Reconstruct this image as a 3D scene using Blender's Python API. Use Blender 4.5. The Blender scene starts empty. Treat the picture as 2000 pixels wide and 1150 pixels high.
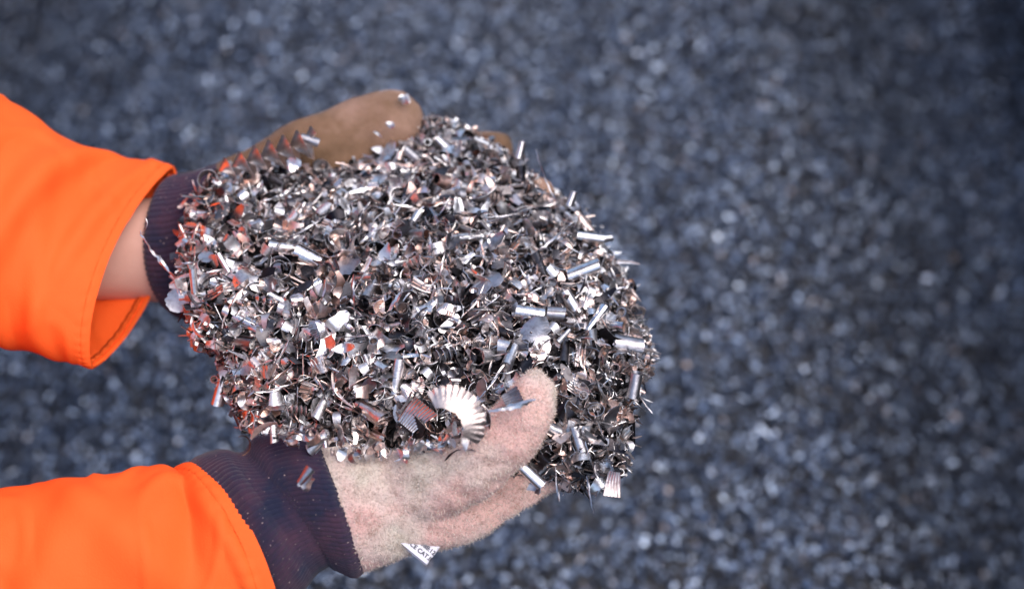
import bpy, bmesh, math, random
import numpy as np
from mathutils import Vector, Matrix, noise
from mathutils.geometry import delaunay_2d_cdt

random.seed(7)
rng = np.random.default_rng(11)
scene = bpy.context.scene
COL = scene.collection
R_ = math.radians

# ------------------------------------------------------------------ camera
PITCH = R_(55)
D0 = 1.15
HAND_Z = 0.90
CAM = np.array([0.0, -D0 * math.cos(PITCH), HAND_Z + D0 * math.sin(PITCH)])
RT = np.array([1.0, 0, 0])
UP = np.array([0, math.sin(PITCH), math.cos(PITCH)])
FW = np.array([0, math.cos(PITCH), -math.sin(PITCH)])
SENS = 0.72                                    # 36 mm / 50 mm

cam_d = bpy.data.cameras.new('camera')
cam = bpy.data.objects.new('camera', cam_d)
COL.objects.link(cam)
cam.location = CAM
cam.rotation_euler = (math.pi / 2 - PITCH, 0, 0)
cam_d.lens = 50
cam_d.sensor_width = 36
cam_d.clip_start = 0.02
cam_d.clip_end = 300
cam_d.dof.use_dof = True
cam_d.dof.focus_distance = 1.06
cam_d.dof.aperture_fstop = 2.6
cam_d.dof.aperture_blades = 9
scene.camera = cam


def P(px, py, d):
    """A point of the place, d metres along the view axis."""
    return CAM + (px - 1000) / 2000 * SENS * d * RT + (575 - py) / 2000 * SENS * d * UP + d * FW


def PD(py):
    """Depth of the level plane through the hands at that row."""
    t = (575 - py) / 2000 * SENS
    return (CAM[2] - HAND_Z) / (math.sin(PITCH) - t * math.cos(PITCH))


# ------------------------------------------------------------------ materials
def new_mat(name):
    m = bpy.data.materials.new(name)
    m.use_nodes = True
    nt = m.node_tree
    b = nt.nodes['Principled BSDF']
    return m, nt, b


def nd(nt, t, **kw):
    n = nt.nodes.new(t)
    for k, v in kw.items():
        if k in n.inputs:
            n.inputs[k].default_value = v
        else:
            setattr(n, k, v)
    return n


def ramp(nt, stops):
    r = nt.nodes.new('ShaderNodeValToRGB')
    e = r.color_ramp.elements
    while len(e) < len(stops):
        e.new(0.5)
    for i, (p, c) in enumerate(stops):
        e[i].position = p
        e[i].color = (*c, 1)
    return r


def metal_mat(name, stops, r0, r1, bump=0.25, scale=900, spec_dirt=True):
    m, nt, b = new_mat(name)
    L = nt.links.new
    g = nd(nt, 'ShaderNodeNewGeometry')
    tc = nd(nt, 'ShaderNodeTexCoord')
    rp = ramp(nt, stops)
    L(g.outputs['Random Per Island'], rp.inputs[0])
    wn = nd(nt, 'ShaderNodeTexWhiteNoise', noise_dimensions='1D')
    L(g.outputs['Random Per Island'], wn.inputs['W'])
    mr = nd(nt, 'ShaderNodeMapRange')
    mr.inputs['To Min'].default_value = r0
    mr.inputs['To Max'].default_value = r1
    L(wn.outputs['Value'], mr.inputs['Value'])
    no = nd(nt, 'ShaderNodeTexNoise', Scale=scale * 0.25, Detail=4.0, Roughness=0.6)
    L(tc.outputs['Object'], no.inputs['Vector'])
    mx = nd(nt, 'ShaderNodeMix', data_type='RGBA', blend_type='MULTIPLY')
    mx.inputs['Factor'].default_value = 1.0
    dr = ramp(nt, [(0.3, (0.62, 0.58, 0.58)), (0.55, (1, 1, 1))])
    L(no.outputs['Fac'], dr.inputs[0])
    L(rp.outputs[0], mx.inputs['A'])
    L(dr.outputs[0], mx.inputs['B'])
    L(mx.outputs['Result'], b.inputs['Base Color'])
    L(mr.outputs[0], b.inputs['Roughness'])
    b.inputs['Metallic'].default_value = 1.0
    n2 = nd(nt, 'ShaderNodeTexNoise', Scale=float(scale), Detail=2.0)
    L(tc.outputs['Object'], n2.inputs['Vector'])
    bp = nd(nt, 'ShaderNodeBump', Strength=bump, Distance=0.0006)
    L(n2.outputs['Fac'], bp.inputs['Height'])
    L(bp.outputs[0], b.inputs['Normal'])
    return m


STEEL = [(0.0, (0.022, 0.020, 0.024)), (0.22, (0.15, 0.14, 0.15)), (0.37, (0.62, 0.605, 0.61)),  # dark end: dark pieces, plus shade of the gaps put into the colour
         (0.70, (0.91, 0.885, 0.88)), (0.80, (0.90, 0.77, 0.71)), (1.0, (0.86, 0.58, 0.48))]  # peach and copper stops: the jacket's orange reflection put into the chip colour
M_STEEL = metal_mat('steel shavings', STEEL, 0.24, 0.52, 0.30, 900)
M_BRIGHT = metal_mat('bright steel', [(0, (0.84, 0.78, 0.755)), (1, (0.84, 0.78, 0.755))], 0.25, 0.34, 0.22, 800)
M_DULL = metal_mat('dull steel', [(0, (0.50, 0.47, 0.48)), (1, (0.50, 0.47, 0.48))], 0.30, 0.42, 0.30, 800)
M_PEACH = metal_mat('steel with painted reflection', [(0, (0.84, 0.66, 0.57)), (1, (0.84, 0.66, 0.57))], 0.30, 0.36, 0.3, 700)  # peach stands in for the orange jacket mirrored in the steel
M_RUST = metal_mat('rusty wire', [(0, (0.16, 0.085, 0.06)), (1, (0.16, 0.085, 0.06))], 0.35, 0.5, 0.3, 800)
M_GROUNDCHIP = metal_mat('weathered scrap with sky tint', [(0, (0.052, 0.062, 0.086)), (0.4, (0.20, 0.24, 0.325)), (0.75, (0.36, 0.435, 0.57)),  # blue of the reflected sky is put into the chip colours
                                            (0.93, (0.62, 0.72, 0.89)), (1, (0.32, 0.25, 0.22))], 0.38, 0.60, 0.1, 300)


def fabric_mat(name, col, rough, weave, bump, sheen=0.0, mott=None, mscale=30.0, specks=None):
    m, nt, b = new_mat(name)
    L = nt.links.new
    tc = nd(nt, 'ShaderNodeTexCoord')
    src = None
    if mott:
        n1 = nd(nt, 'ShaderNodeTexNoise', Scale=mscale, Detail=5.0, Roughness=0.6)
        L(tc.outputs['Object'], n1.inputs['Vector'])
        rp = ramp(nt, mott)
        L(n1.outputs['Fac'], rp.inputs[0])
        src = rp.outputs[0]
    if specks:
        n3 = nd(nt, 'ShaderNodeTexNoise', Scale=specks[0], Detail=1.0)
        L(tc.outputs['Object'], n3.inputs['Vector'])
        r3 = ramp(nt, [(specks[1], (0, 0, 0)), (specks[1] + 0.03, (1, 1, 1))])
        L(n3.outputs['Fac'], r3.inputs[0])
        mx = nd(nt, 'ShaderNodeMix', data_type='RGBA')
        L(r3.outputs[0], mx.inputs['Factor'])
        if src:
            L(src, mx.inputs['A'])
        else:
            mx.inputs['A'].default_value = (*col, 1)
        mx.inputs['B'].default_value = (*specks[2], 1)
        src = mx.outputs['Result']
    if src:
        L(src, b.inputs['Base Color'])
    else:
        b.inputs['Base Color'].default_value = (*col, 1)
    b.inputs['Roughness'].default_value = rough
    b.inputs['Specular IOR Level'].default_value = 0.25
    b.inputs['Sheen Weight'].default_value = sheen
    b.inputs['Sheen Roughness'].default_value = 0.5
    n2 = nd(nt, 'ShaderNodeTexNoise', Scale=float(weave), Detail=3.0)
    L(tc.outputs['Object'], n2.inputs['Vector'])
    bp = nd(nt, 'ShaderNodeBump', Strength=bump, Distance=0.001)
    L(n2.outputs['Fac'], bp.inputs['Height'])
    L(bp.outputs[0], b.inputs['Normal'])
    return m


M_ORANGE = fabric_mat('orange workwear', (0.95, 0.15, 0.012), 0.75, 900, 0.35, 0.0,
                      [(0.3, (0.93, 0.112, 0.014)), (0.7, (0.97, 0.132, 0.020))], 9.0)
M_THREAD = fabric_mat('orange thread', (0.70, 0.085, 0.008), 0.8, 1500, 0.1)
M_KNIT = fabric_mat('dark knit', (0.03, 0.02, 0.045), 0.95, 2200, 0.6, 0.15,
                    [(0.35, (0.014, 0.016, 0.040)), (0.65, (0.058, 0.025, 0.045))], 40.0, (420.0, 0.735, (0.35, 0.26, 0.24)))
M_SUEDE, snt, sb = new_mat('pale suede')
stc = nd(snt, 'ShaderNodeTexCoord')
sn1 = nd(snt, 'ShaderNodeTexNoise', Scale=13.0, Detail=3.0, Roughness=0.55)
sn2 = nd(snt, 'ShaderNodeTexNoise', Scale=420.0, Detail=4.0, Roughness=0.7)
sn3 = nd(snt, 'ShaderNodeTexNoise', Scale=70.0, Detail=5.0, Roughness=0.65)
for n_ in (sn1, sn2, sn3):
    snt.links.new(stc.outputs['Object'], n_.inputs['Vector'])
sr1 = ramp(snt, [(0.38, (0.70, 0.61, 0.51)), (0.48, (0.78, 0.59, 0.52)), (0.57, (0.80, 0.50, 0.44))])  # pink stops paint the jacket's warm bounce light into the suede
sr2 = ramp(snt, [(0.30, (0.55, 0.50, 0.46)), (0.50, (0.95, 0.93, 0.91)), (0.7, (1, 1, 1))])
sr3 = ramp(snt, [(0.30, (0.62, 0.58, 0.54)), (0.5, (1, 1, 1))])
snt.links.new(sn1.outputs['Fac'], sr1.inputs[0]); snt.links.new(sn2.outputs['Fac'], sr2.inputs[0]); snt.links.new(sn3.outputs['Fac'], sr3.inputs[0])
prev = sr1.outputs[0]
for r_ in (sr2, sr3):
    mx_ = nd(snt, 'ShaderNodeMix', data_type='RGBA', blend_type='MULTIPLY')
    mx_.inputs['Factor'].default_value = 0.85
    snt.links.new(prev, mx_.inputs['A']); snt.links.new(r_.outputs[0], mx_.inputs['B'])
    prev = mx_.outputs['Result']
snt.links.new(prev, sb.inputs['Base Color'])
sb.inputs['Roughness'].default_value = 0.95
sb.inputs['Specular IOR Level'].default_value = 0.15
sb.inputs['Sheen Weight'].default_value = 0.2
sbp = nd(snt, 'ShaderNodeBump', Strength=0.9, Distance=0.0015)
snt.links.new(sn2.outputs['Fac'], sbp.inputs['Height']); snt.links.new(sbp.outputs[0], sb.inputs['Normal'])
M_SUEDE_B = fabric_mat('brown suede', (0.2, 0.12, 0.07), 0.9, 600, 0.5, 0.1,
                       [(0.36, (0.11, 0.060, 0.030)), (0.52, (0.20, 0.112, 0.066)), (0.68, (0.32, 0.19, 0.135))], 11.0)
M_SKIN = fabric_mat('skin', (0.48, 0.27, 0.20), 0.55, 500, 0.15, 0.0,
                    [(0.3, (0.56, 0.29, 0.215)), (0.7, (0.66, 0.37, 0.285))], 20.0)
M_TAG = fabric_mat('white label cloth', (0.72, 0.69, 0.74), 0.7, 1500, 0.1)
M_INK = fabric_mat('black label ink', (0.03, 0.03, 0.045), 0.7, 1500, 0.05)
M_TROUSER = fabric_mat('dark trousers', (0.03, 0.035, 0.05), 0.9, 900, 0.2)


def fibre_mat(name, stops):
    m, nt, b = new_mat(name)
    g = nd(nt, 'ShaderNodeNewGeometry')
    rp = ramp(nt, stops)
    nt.links.new(g.outputs['Random Per Island'], rp.inputs[0])
    nt.links.new(rp.outputs[0], b.inputs['Base Color'])
    b.inputs['Roughness'].default_value = 0.9
    b.inputs['Specular IOR Level'].default_value = 0.2
    return m


M_FIBRE = fibre_mat('suede nap', [(0, (0.34, 0.22, 0.17)), (0.25, (0.64, 0.49, 0.42)), (0.75, (0.82, 0.71, 0.62)), (1, (0.60, 0.52, 0.40))])
M_FIBRE_B = fibre_mat('brown nap', [(0, (0.13, 0.072, 0.04)), (1, (0.28, 0.17, 0.11))])


# ------------------------------------------------------------------ object helpers
def link(o, parent=None):
    COL.objects.link(o)
    if parent is not None:
        o.parent = parent
        o.matrix_parent_inverse = parent.matrix_basis.inverted()
    return o


def tag(o, label=None, cat=None, group=None, kind=None):
    if label: o['label'] = label
    if cat: o['category'] = cat
    if group: o['group'] = group
    if kind: o['kind'] = kind
    return o


def mesh_np(name, V, F, mats, mat_idx=None, smooth=True, sharp=None):
    """V (n,3); F quads (k,4) and/or a list of arrays of polygons of one size each."""
    if not isinstance(F, list):
        F = [F]
    F = [np.asarray(f, dtype=np.int32) for f in F if len(f)]
    me = bpy.data.meshes.new(name)
    nl = sum(f.size for f in F)
    npoly = sum(len(f) for f in F)
    me.vertices.add(len(V))
    me.vertices.foreach_set('co', np.asarray(V, dtype=np.float32).ravel())
    me.loops.add(nl)
    me.loops.foreach_set('vertex_index', np.concatenate([f.ravel() for f in F]))
    me.polygons.add(npoly)
    sizes = np.concatenate([np.full(len(f), f.shape[1], dtype=np.int32) for f in F])
    st = np.zeros(npoly, dtype=np.int32)
    st[1:] = np.cumsum(sizes)[:-1]
    me.polygons.foreach_set('loop_start', st)
    if mat_idx is not None:
        me.polygons.foreach_set('material_index', np.asarray(mat_idx, dtype=np.int32))
    me.polygons.foreach_set('use_smooth', np.full(npoly, smooth, dtype=bool))
    me.update(calc_edges=True)
    me.validate()
    for m in (mats if isinstance(mats, (list, tuple)) else [mats]):
        me.materials.append(m)
    if sharp:
        me.set_sharp_from_angle(angle=R_(sharp))
    return me


def obj_world(name, V, F, mats, parent=None, origin=None, **kw):
    V = np.asarray(V, dtype=float)
    o0 = V.mean(0) if origin is None else np.asarray(origin, dtype=float)
    me = mesh_np(name, V - o0, F, mats, **kw)
    o = bpy.data.objects.new(name, me)
    o.location = o0
    link(o)
    if parent is not None:
        bpy.context.view_layer.update()
        o.parent = parent
        o.matrix_parent_inverse = parent.matrix_world.inverted()
    return o


def catmull(A, n):
    A = np.asarray(A, dtype=float)
    k = len(A)
    t = np.linspace(0, k - 1, n)
    i = np.minimum(t.astype(int), k - 2)
    f = (t - i)[:, None]
    p0 = A[np.maximum(i - 1, 0)]; p1 = A[i]; p2 = A[i + 1]; p3 = A[np.minimum(i + 2, k - 1)]
    return 0.5 * ((2 * p1) + (-p0 + p2) * f + (2 * p0 - 5 * p1 + 4 * p2 - p3) * f ** 2 + (-p0 + 3 * p1 - 3 * p2 + p3) * f ** 3)


def ring_points(rings, n, m, lens=1.0):
    """rings: (Ux,Uy,Lx,Ly,depth,ratio,near_shift,tilt). Returns (n,m,3)."""
    A = catmull(rings, n)
    ph = np.linspace(0, 2 * math.pi, m, endpoint=False)
    out = np.zeros((n, m, 3))
    for i, (ux, uy, lx, ly, d, ra, sh, ti) in enumerate(A):
        cx, cy = (ux + lx) / 2, (uy + ly) / 2
        pc = P(cx, cy, d)
        a = P(ux, uy, d + ti) - pc
        b = -FW * np.linalg.norm(a) * ra + RT * (sh / 2000 * SENS * d)
        sn = np.sin(ph)
        lp = 1 + (lens - 1) * max(0.25, 1 - i / (n * .5))
        out[i] = pc + np.cos(ph)[:, None] * a + (np.sign(sn) * np.abs(sn) ** lp)[:, None] * b
    return out


def grid_faces(n, m, wrap=True, off=0):
    i = np.arange(n - 1)[:, None]
    j = np.arange(m if wrap else m - 1)[None, :]
    j2 = (j + 1) % m
    a = i * m + j; b = i * m + j2; c = (i + 1) * m + j2; d = (i + 1) * m + j
    return np.stack([a, b, c, d], -1).reshape(-1, 4) + off


def grid_normals(G):
    du = np.gradient(G, axis=0)
    dv = np.roll(G, -1, 1) - np.roll(G, 1, 1)
    nn = np.cross(du, dv)
    nn /= np.linalg.norm(nn, axis=2, keepdims=True) + 1e-12
    c = G.mean(1, keepdims=True)
    s = np.sign(((G - c) * nn).sum(2, keepdims=True))
    return nn * s


def closed_loft(rings, n=40, m=36):
    G = ring_points(rings, n, m)
    V = G.reshape(-1, 3)
    F = grid_faces(n, m)
    c0, c1 = G[0].mean(0), G[-1].mean(0)
    V = np.vstack([V, c0, c1])
    k = n * m
    j = np.arange(m); j2 = (j + 1) % m
    T = np.vstack([np.stack([j2, j, np.full(m, k)], -1), np.stack([(n - 1) * m + j, (n - 1) * m + j2, np.full(m, k + 1)], -1)])
    return V, F, T


def chain(pts, rad, n=40, m=20):
    """A tapered tube with rounded ends through points of the place."""
    A = catmull(np.hstack([np.asarray(pts, float), np.asarray(rad, float)[:, None]]), n)
    C, r = A[:, :3], A[:, 3]
    T = np.gradient(C, axis=0); T /= np.linalg.norm(T, axis=1, keepdims=True)
    pre = [(C[0] - T[0] * r[0] * math.sin(a), r[0] * math.cos(a), T[0]) for a in np.linspace(1.45, 0.3, 5)]
    post = [(C[-1] + T[-1] * r[-1] * math.sin(a), r[-1] * math.cos(a), T[-1]) for a in np.linspace(0.3, 1.45, 5)]
    rows = pre + list(zip(C, r, T)) + post
    ref = np.array([0.13, 0.37, 0.92])
    G = []
    ph = np.linspace(0, 2 * math.pi, m, endpoint=False)[:, None]
    for c, rr, t in rows:
        u = np.cross(t, ref); u /= np.linalg.norm(u)
        v = np.cross(t, u)
        G.append(c + rr * (np.cos(ph) * u + np.sin(ph) * v))
    G = np.array(G)
    n = len(G)
    V = np.vstack([G.reshape(-1, 3), G[0].mean(0), G[-1].mean(0)])
    k = n * m
    j = np.arange(m); j2 = (j + 1) % m
    Tt = np.vstack([np.stack([j2, j, np.full(m, k)], -1), np.stack([(n - 1) * m + j, (n - 1) * m + j2, np.full(m, k + 1)], -1)])
    return V, grid_faces(n, m), Tt


def fuse(pieces, voxel, smooth_it):
    """One continuous surface out of overlapping closed pieces: returns V, quads/tris lists."""
    Vs, Q, T, off = [], [], [], 0
    for V, F, Tt in pieces:
        Vs.append(V); Q.append(F + off); T.append(Tt + off); off += len(V)
    me = mesh_np('tmp', np.vstack(Vs), [np.vstack(Q), np.vstack(T)], M_SKIN)
    bm = bmesh.new(); bm.from_mesh(me)
    bmesh.ops.recalc_face_normals(bm, faces=bm.faces)
    bm.to_mesh(me); bm.free()
    o = bpy.data.objects.new('tmp', me); COL.objects.link(o)
    md = o.modifiers.new('r', 'REMESH'); md.mode = 'VOXEL'; md.voxel_size = voxel
    ms = o.modifiers.new('s', 'SMOOTH'); ms.factor = 0.5; ms.iterations = smooth_it
    dg = bpy.context.evaluated_depsgraph_get()
    ev = o.evaluated_get(dg)
    m2 = bpy.data.meshes.new_from_object(ev)
    bpy.data.objects.remove(o); bpy.data.meshes.remove(me)
    V = np.zeros(len(m2.vertices) * 3); m2.vertices.foreach_get('co', V); V = V.reshape(-1, 3)
    N = np.zeros(len(m2.vertices) * 3); m2.vertices.foreach_get('normal', N); N = N.reshape(-1, 3)
    m2.calc_loop_triangles()
    Tr = np.zeros(len(m2.loop_triangles) * 3, dtype=np.int32); m2.loop_triangles.foreach_get('vertices', Tr)
    Fq = [list(p.vertices) for p in m2.polygons]
    quads = np.array([f for f in Fq if len(f) == 4]); tris = np.array([f for f in Fq if len(f) == 3])
    bpy.data.meshes.remove(m2)
    return V, N, quads, tris, Tr.reshape(-1, 3)


def nz(p, s, seed=0.0):
    return noise.noise(Vector((p[0] * s + seed, p[1] * s + seed * 1.7, p[2] * s - seed)))


def fibres(V, N, Tr, count, length, width, keep=None):
    """Short hairs of the nap: one bent sliver each."""
    a, b, c = V[Tr[:, 0]], V[Tr[:, 1]], V[Tr[:, 2]]
    ar = np.linalg.norm(np.cross(b - a, c - a), axis=1)
    idx = rng.choice(len(Tr), count, p=ar / ar.sum())
    u, v = rng.random(count), rng.random(count)
    f = u + v > 1
    u[f], v[f] = 1 - u[f], 1 - v[f]
    p = a[idx] + u[:, None] * (b - a)[idx] + v[:, None] * (c - a)[idx]
    n = N[Tr[idx, 0]]
    r = rng.normal(size=(count, 3))
    t = np.cross(n, r); t /= np.linalg.norm(t, axis=1, keepdims=True)
    w = np.cross(n, t)
    ln = length * (0.4 + 0.9 * rng.random(count))[:, None]
    lean = (0.5 + 1.3 * rng.random(count))[:, None]
    d1 = n + t * lean * 0.5
    d1 /= np.linalg.norm(d1, axis=1, keepdims=True)
    d2 = n * 0.5 + t * lean
    d2 /= np.linalg.norm(d2, axis=1, keepdims=True)
    m1 = p + d1 * ln * 0.5
    tip = m1 + d2 * ln * 0.5
    hw = w * width / 2
    FV = np.stack([p - hw - n * 0.0003, p + hw - n * 0.0003, m1 + hw * 0.8, m1 - hw * 0.8, tip], 1).reshape(-1, 3)
    k = np.arange(count)[:, None] * 5
    return FV, k + np.array([[0, 1, 2, 3]]), k + np.array([[3, 2, 4]])


# ------------------------------------------------------------------ the shavings: shapes (metres, centred)
def ribbon(C, Lv, hw, th=0.00028, m=3, bump=None):
    """A solid strip: centre line C (n,3), lateral unit vectors Lv, half widths hw."""
    C = np.asarray(C, float); n = len(C)
    Lv = np.broadcast_to(np.asarray(Lv, float), (n, 3))
    hw = np.broadcast_to(np.asarray(hw, float), (n,))
    s = np.linspace(-1, 1, m)
    G = C[:, None, :] + s[None, :, None] * (hw[:, None] * Lv)[:, None, :]
    du = np.gradient(G, axis=0); dv = np.gradient(G, axis=1) if m > 1 else Lv[:, None]
    N = np.cross(du, dv); N /= np.linalg.norm(N, axis=2, keepdims=True) + 1e-12
    if bump is not None:
        G = G + N * np.broadcast_to(np.asarray(bump, float), (n, m))[:, :, None]
        du = np.gradient(G, axis=0); dv = np.gradient(G, axis=1)
        N2 = np.cross(du, dv); N2 /= np.linalg.norm(N2, axis=2, keepdims=True) + 1e-12
        N = N2
    T = G + N * th / 2; B = G - N * th / 2
    V = np.vstack([T.reshape(-1, 3), B.reshape(-1, 3)])
    k = n * m
    F = [grid_faces(n, m, False), grid_faces(n, m, False)[:, ::-1] + k]
    i = np.arange(n - 1)
    for col, flip in ((0, True), (m - 1, False)):
        q = np.stack([i * m + col, (i + 1) * m + col, (i + 1) * m + col + k, i * m + col + k], -1)
        F.append(q[:, ::-1] if flip else q)
    j = np.arange(m - 1)
    for row, flip in ((0, False), (n - 1, True)):
        q = np.stack([row * m + j, row * m + j + 1, row * m + j + 1 + k, row * m + j + k], -1)
        F.append(q[:, ::-1] if flip else q)
    V = V - V.mean(0)
    return V, np.vstack(F)


def spiral(R, arc, grow=0.0, pitch=0.0, n=14):
    t = np.linspace(0, arc, n)
    r = R * (1 + grow * t)
    return np.stack([r * np.cos(t), r * np.sin(t), pitch * t], -1), t


def curl(R, arc, W, grow=0.03, pitch=0.0, taper=0.3, n=14, m=3, skew=0.0, rough=0.0, seed=0):
    C, t = spiral(R, arc, grow, pitch, n)
    Lz = np.array([0.0, 0, 1]) + skew * np.stack([np.cos(t), np.sin(t), 0 * t], -1)
    Lz /= np.linalg.norm(Lz, axis=1, keepdims=True)
    u = np.linspace(0, 1, n)
    hw = W / 2 * (1 - taper * np.abs(2 * u - 0.8) ** 1.5)
    r = np.random.default_rng(seed)
    hw = hw * (1 + rough * r.normal(size=n))
    return ribbon(C, Lz, hw, m=m)


def crimp(R, arc, W, n=40, m=5, amp=0.0006, seed=0, serr=0.22, taper=0.35, skew=0.25, edge=1):
    C, t = spiral(R, arc, 0.02, 0, n)
    u = np.linspace(0, 1, n)
    hw = W / 2 * (1 - taper * np.abs(2 * u - 1) ** 2)
    Lz = np.array([0.0, 0, 1]) + skew * np.stack([np.cos(t), np.sin(t), 0 * t], -1)
    Lz /= np.linalg.norm(Lz, axis=1, keepdims=True)
    r = np.random.default_rng(seed + 50)
    saw = ((np.arange(n) % 4) / 3.0 - 0.5) * (0.45 + 1.1 * r.random(n // 4 + 1)[np.arange(n) // 4])
    hw = hw * (1 + 0.05 * r.normal(size=n // 4 + 1)[np.arange(n) // 4])
    s = np.linspace(-1, 1, m)
    bump = saw[:, None] * amp * np.clip(0.35 + s * edge, 0, 1.2)[None, :]
    V0, F = ribbon(C, Lz, hw, m=m, bump=bump)
    # ragged outer edge
    k = n * m
    for i in range(n):
        if i % 4 == 0:
            for base in (0, k):
                V0[base + i * m + (m - 1 if edge > 0 else 0)] -= edge * (Lz[i] * hw[i] * serr * (0.5 + r.random()))
    return V0, F


def tube(R, turns, ln, cone=0.0, n=22, seed=0):
    C, t = spiral(R, turns * 2 * math.pi, 0.035, 0, n)
    V, F = ribbon(C, (0, 0, 1), ln / 2, m=4)
    if cone:
        z = V[:, 2] / (ln / 2)
        V[:, :2] *= (1 + cone * z)[:, None]
    V[:, 2] += V[:, 1] * 0.25
    return V[:, [2, 0, 1]], F


def flake(ln, W, bend=0.3, seed=0, n=9, m=4, point=0.8, soft=1.0):
    r = np.random.default_rng(seed)
    u = np.linspace(-1, 1, n)
    C = np.stack([u * ln / 2, r.normal() * 0.1 * ln * u ** 2, bend * ln * 0.5 * (u ** 2)], -1)
    hw = W / 2 * (1 - np.abs(u) ** 2.2 * point) * (1 + 0.14 * r.normal(size=n))
    bump = r.normal(size=(n, m)) * 0.00022 * soft + (np.linspace(-1, 1, m)[None, :] ** 2) * W * 0.12 * r.normal() * soft
    return ribbon(C, (0, 1, 0), np.abs(hw) + 0.0002, m=m, bump=bump)


def sheet(ln, W, fold=1.2, seed=0, n=12, m=5):
    """A sheet folded once, with ragged ends and a few ripples."""
    r = np.random.default_rng(seed)
    u = np.linspace(0, 1, n)
    ang = fold / (1 + np.exp(-(u - 0.45) * 14)) + 0.15 * np.sin(u * 9 + seed)
    st = ln / (n - 1)
    C = np.cumsum(np.stack([np.cos(ang), 0 * ang, np.sin(ang)], -1) * st, 0)
    hw = W / 2 * (1 + 0.10 * r.normal(size=n)) * (1 - 0.5 * u ** 4)
    bump = 0.0007 * np.sin(np.linspace(0, 7, m) + seed)[None, :] * u[:, None] + r.normal(size=(n, m)) * 0.0002
    return ribbon(C, (0, 1, 0), hw, m=m, bump=bump)


def fluted(ln, W, seed=0, n=10, m=13, curl_=0.7):
    r = np.random.default_rng(seed)
    u = np.linspace(0, 1, n)
    ang = curl_ * (u - 0.3)
    C = np.cumsum(np.stack([np.cos(ang), 0 * ang, np.sin(ang)], -1) * ln / (n - 1), 0)
    bump = np.where(np.arange(m) % 2 == 0, 1, -1)[None, :] * 0.0007 * (0.4 + 0.6 * u[:, None])
    return ribbon(C, (0, 1, 0), W / 2 * (0.8 + 0.35 * u), m=m, bump=bump)


def needle(ln, W, twist=2.0, bend=0.06, seed=0, n=12):
    r = np.random.default_rng(seed)
    u = np.linspace(-1, 1, n)
    C = np.stack([u * ln / 2, bend * ln * (u ** 2) + 0.006 * ln * r.normal(size=n), 0.012 * ln * np.sin(u * 3 + seed)], -1)
    a = twist * u + seed
    Lv = np.stack([0 * a, np.cos(a), np.sin(a)], -1)
    hw = W / 2 * (1 - np.abs(u) ** 3 * 0.8) * (1 + 0.2 * r.normal(size=n))
    s = np.array([1.0, 0, 1.0])
    return ribbon(C, Lv, np.abs(hw) + 0.0001, m=3, bump=(s * W * 0.25)[None, :] * np.ones((n, 1)), th=0.0004)


def screw(ln, R, turns, W, n=None, cone=0.25):
    n = n or int(turns * 12)
    u = np.linspace(0, 1, n)
    t = u * turns * 2 * math.pi
    r = R * (1 - cone * (1 - u))
    C = np.stack([(u - 0.5) * ln, r * np.cos(t), r * np.sin(t)], -1)
    rad = np.stack([0 * t, np.cos(t), np.sin(t)], -1)
    Lv = rad * 0.75 + np.array([0.65, 0, 0])
    Lv /= np.linalg.norm(Lv, axis=1, keepdims=True)
    return ribbon(C, Lv, W / 2 * (0.75 + 0.25 * np.sin(u * math.pi)), m=3)


def disc(R, seed=0, n=9, m=7):
    u = np.linspace(-1, 1, n)
    r = np.random.default_rng(seed)
    hw = R * np.sqrt(np.clip(1 - (u * 0.97) ** 2, 0.02, 1)) * (1 + 0.06 * r.normal(size=n))
    C = np.stack([u * R, 0 * u, 0.12 * R * u ** 2], -1)
    return ribbon(C, (0, 1, 0), hw, m=m, bump=0.06 * R * (np.linspace(-1, 1, m) ** 2)[None, :] * np.ones((n, 1)))


def wire_ring(R, arc, W, pitch=0.0008, seed=0, n=26):
    C, t = spiral(R, arc, 0.02, pitch, n)
    return ribbon(C, (0, 0, 1), W / 2, m=2, th=0.0005)


SM = 0.001
KINDS = {
    'open_curl': [curl(random.uniform(4.2, 6.5) * SM, random.uniform(1.9, 4.2), random.uniform(5, 10) * SM, random.uniform(0, .08),
                       random.uniform(-.6, .6) * SM, random.uniform(.1, .6), 16, 3, random.uniform(-.35, .35), .04, i) for i in range(8)],
    'rolled_tube': [tube(random.uniform(2.0, 3.4) * SM, random.uniform(1.1, 1.9), random.uniform(11, 21) * SM, random.uniform(-.2, .2)) for i in range(7)],
    'toothed_curl': [crimp(random.uniform(4.5, 6.5) * SM, random.uniform(1.6, 3.0), random.uniform(7, 11) * SM, 36, 5, .0008, i) for i in range(5)],
    'flat_flake': [flake(random.uniform(13, 21) * SM, random.uniform(7, 11) * SM, random.uniform(-.3, .5), i) for i in range(7)],
    'folded_sheet': [sheet(random.uniform(15, 23) * SM, random.uniform(7, 12) * SM, random.uniform(.8, 2.2), i) for i in range(6)],
    'fluted_strip': [fluted(random.uniform(11, 17) * SM, random.uniform(6, 9) * SM, i, curl_=random.uniform(.4, 1.8)) for i in range(5)],
    'splinter': [needle(random.uniform(24, 42) * SM, random.uniform(1.1, 2.0) * SM, random.uniform(.5, 3), random.uniform(-.1, .1), i) for i in range(7)],
    'round_disc': [disc(random.uniform(5, 7.5) * SM, i) for i in range(4)],
    'coil': [screw(random.uniform(11, 17) * SM, random.uniform(2.4, 3.8) * SM, random.uniform(2, 3.5), random.uniform(3, 4.5) * SM) for i in range(4)],
}
SMALL = []                                     # simpler shapes for the mass of small ones
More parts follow.
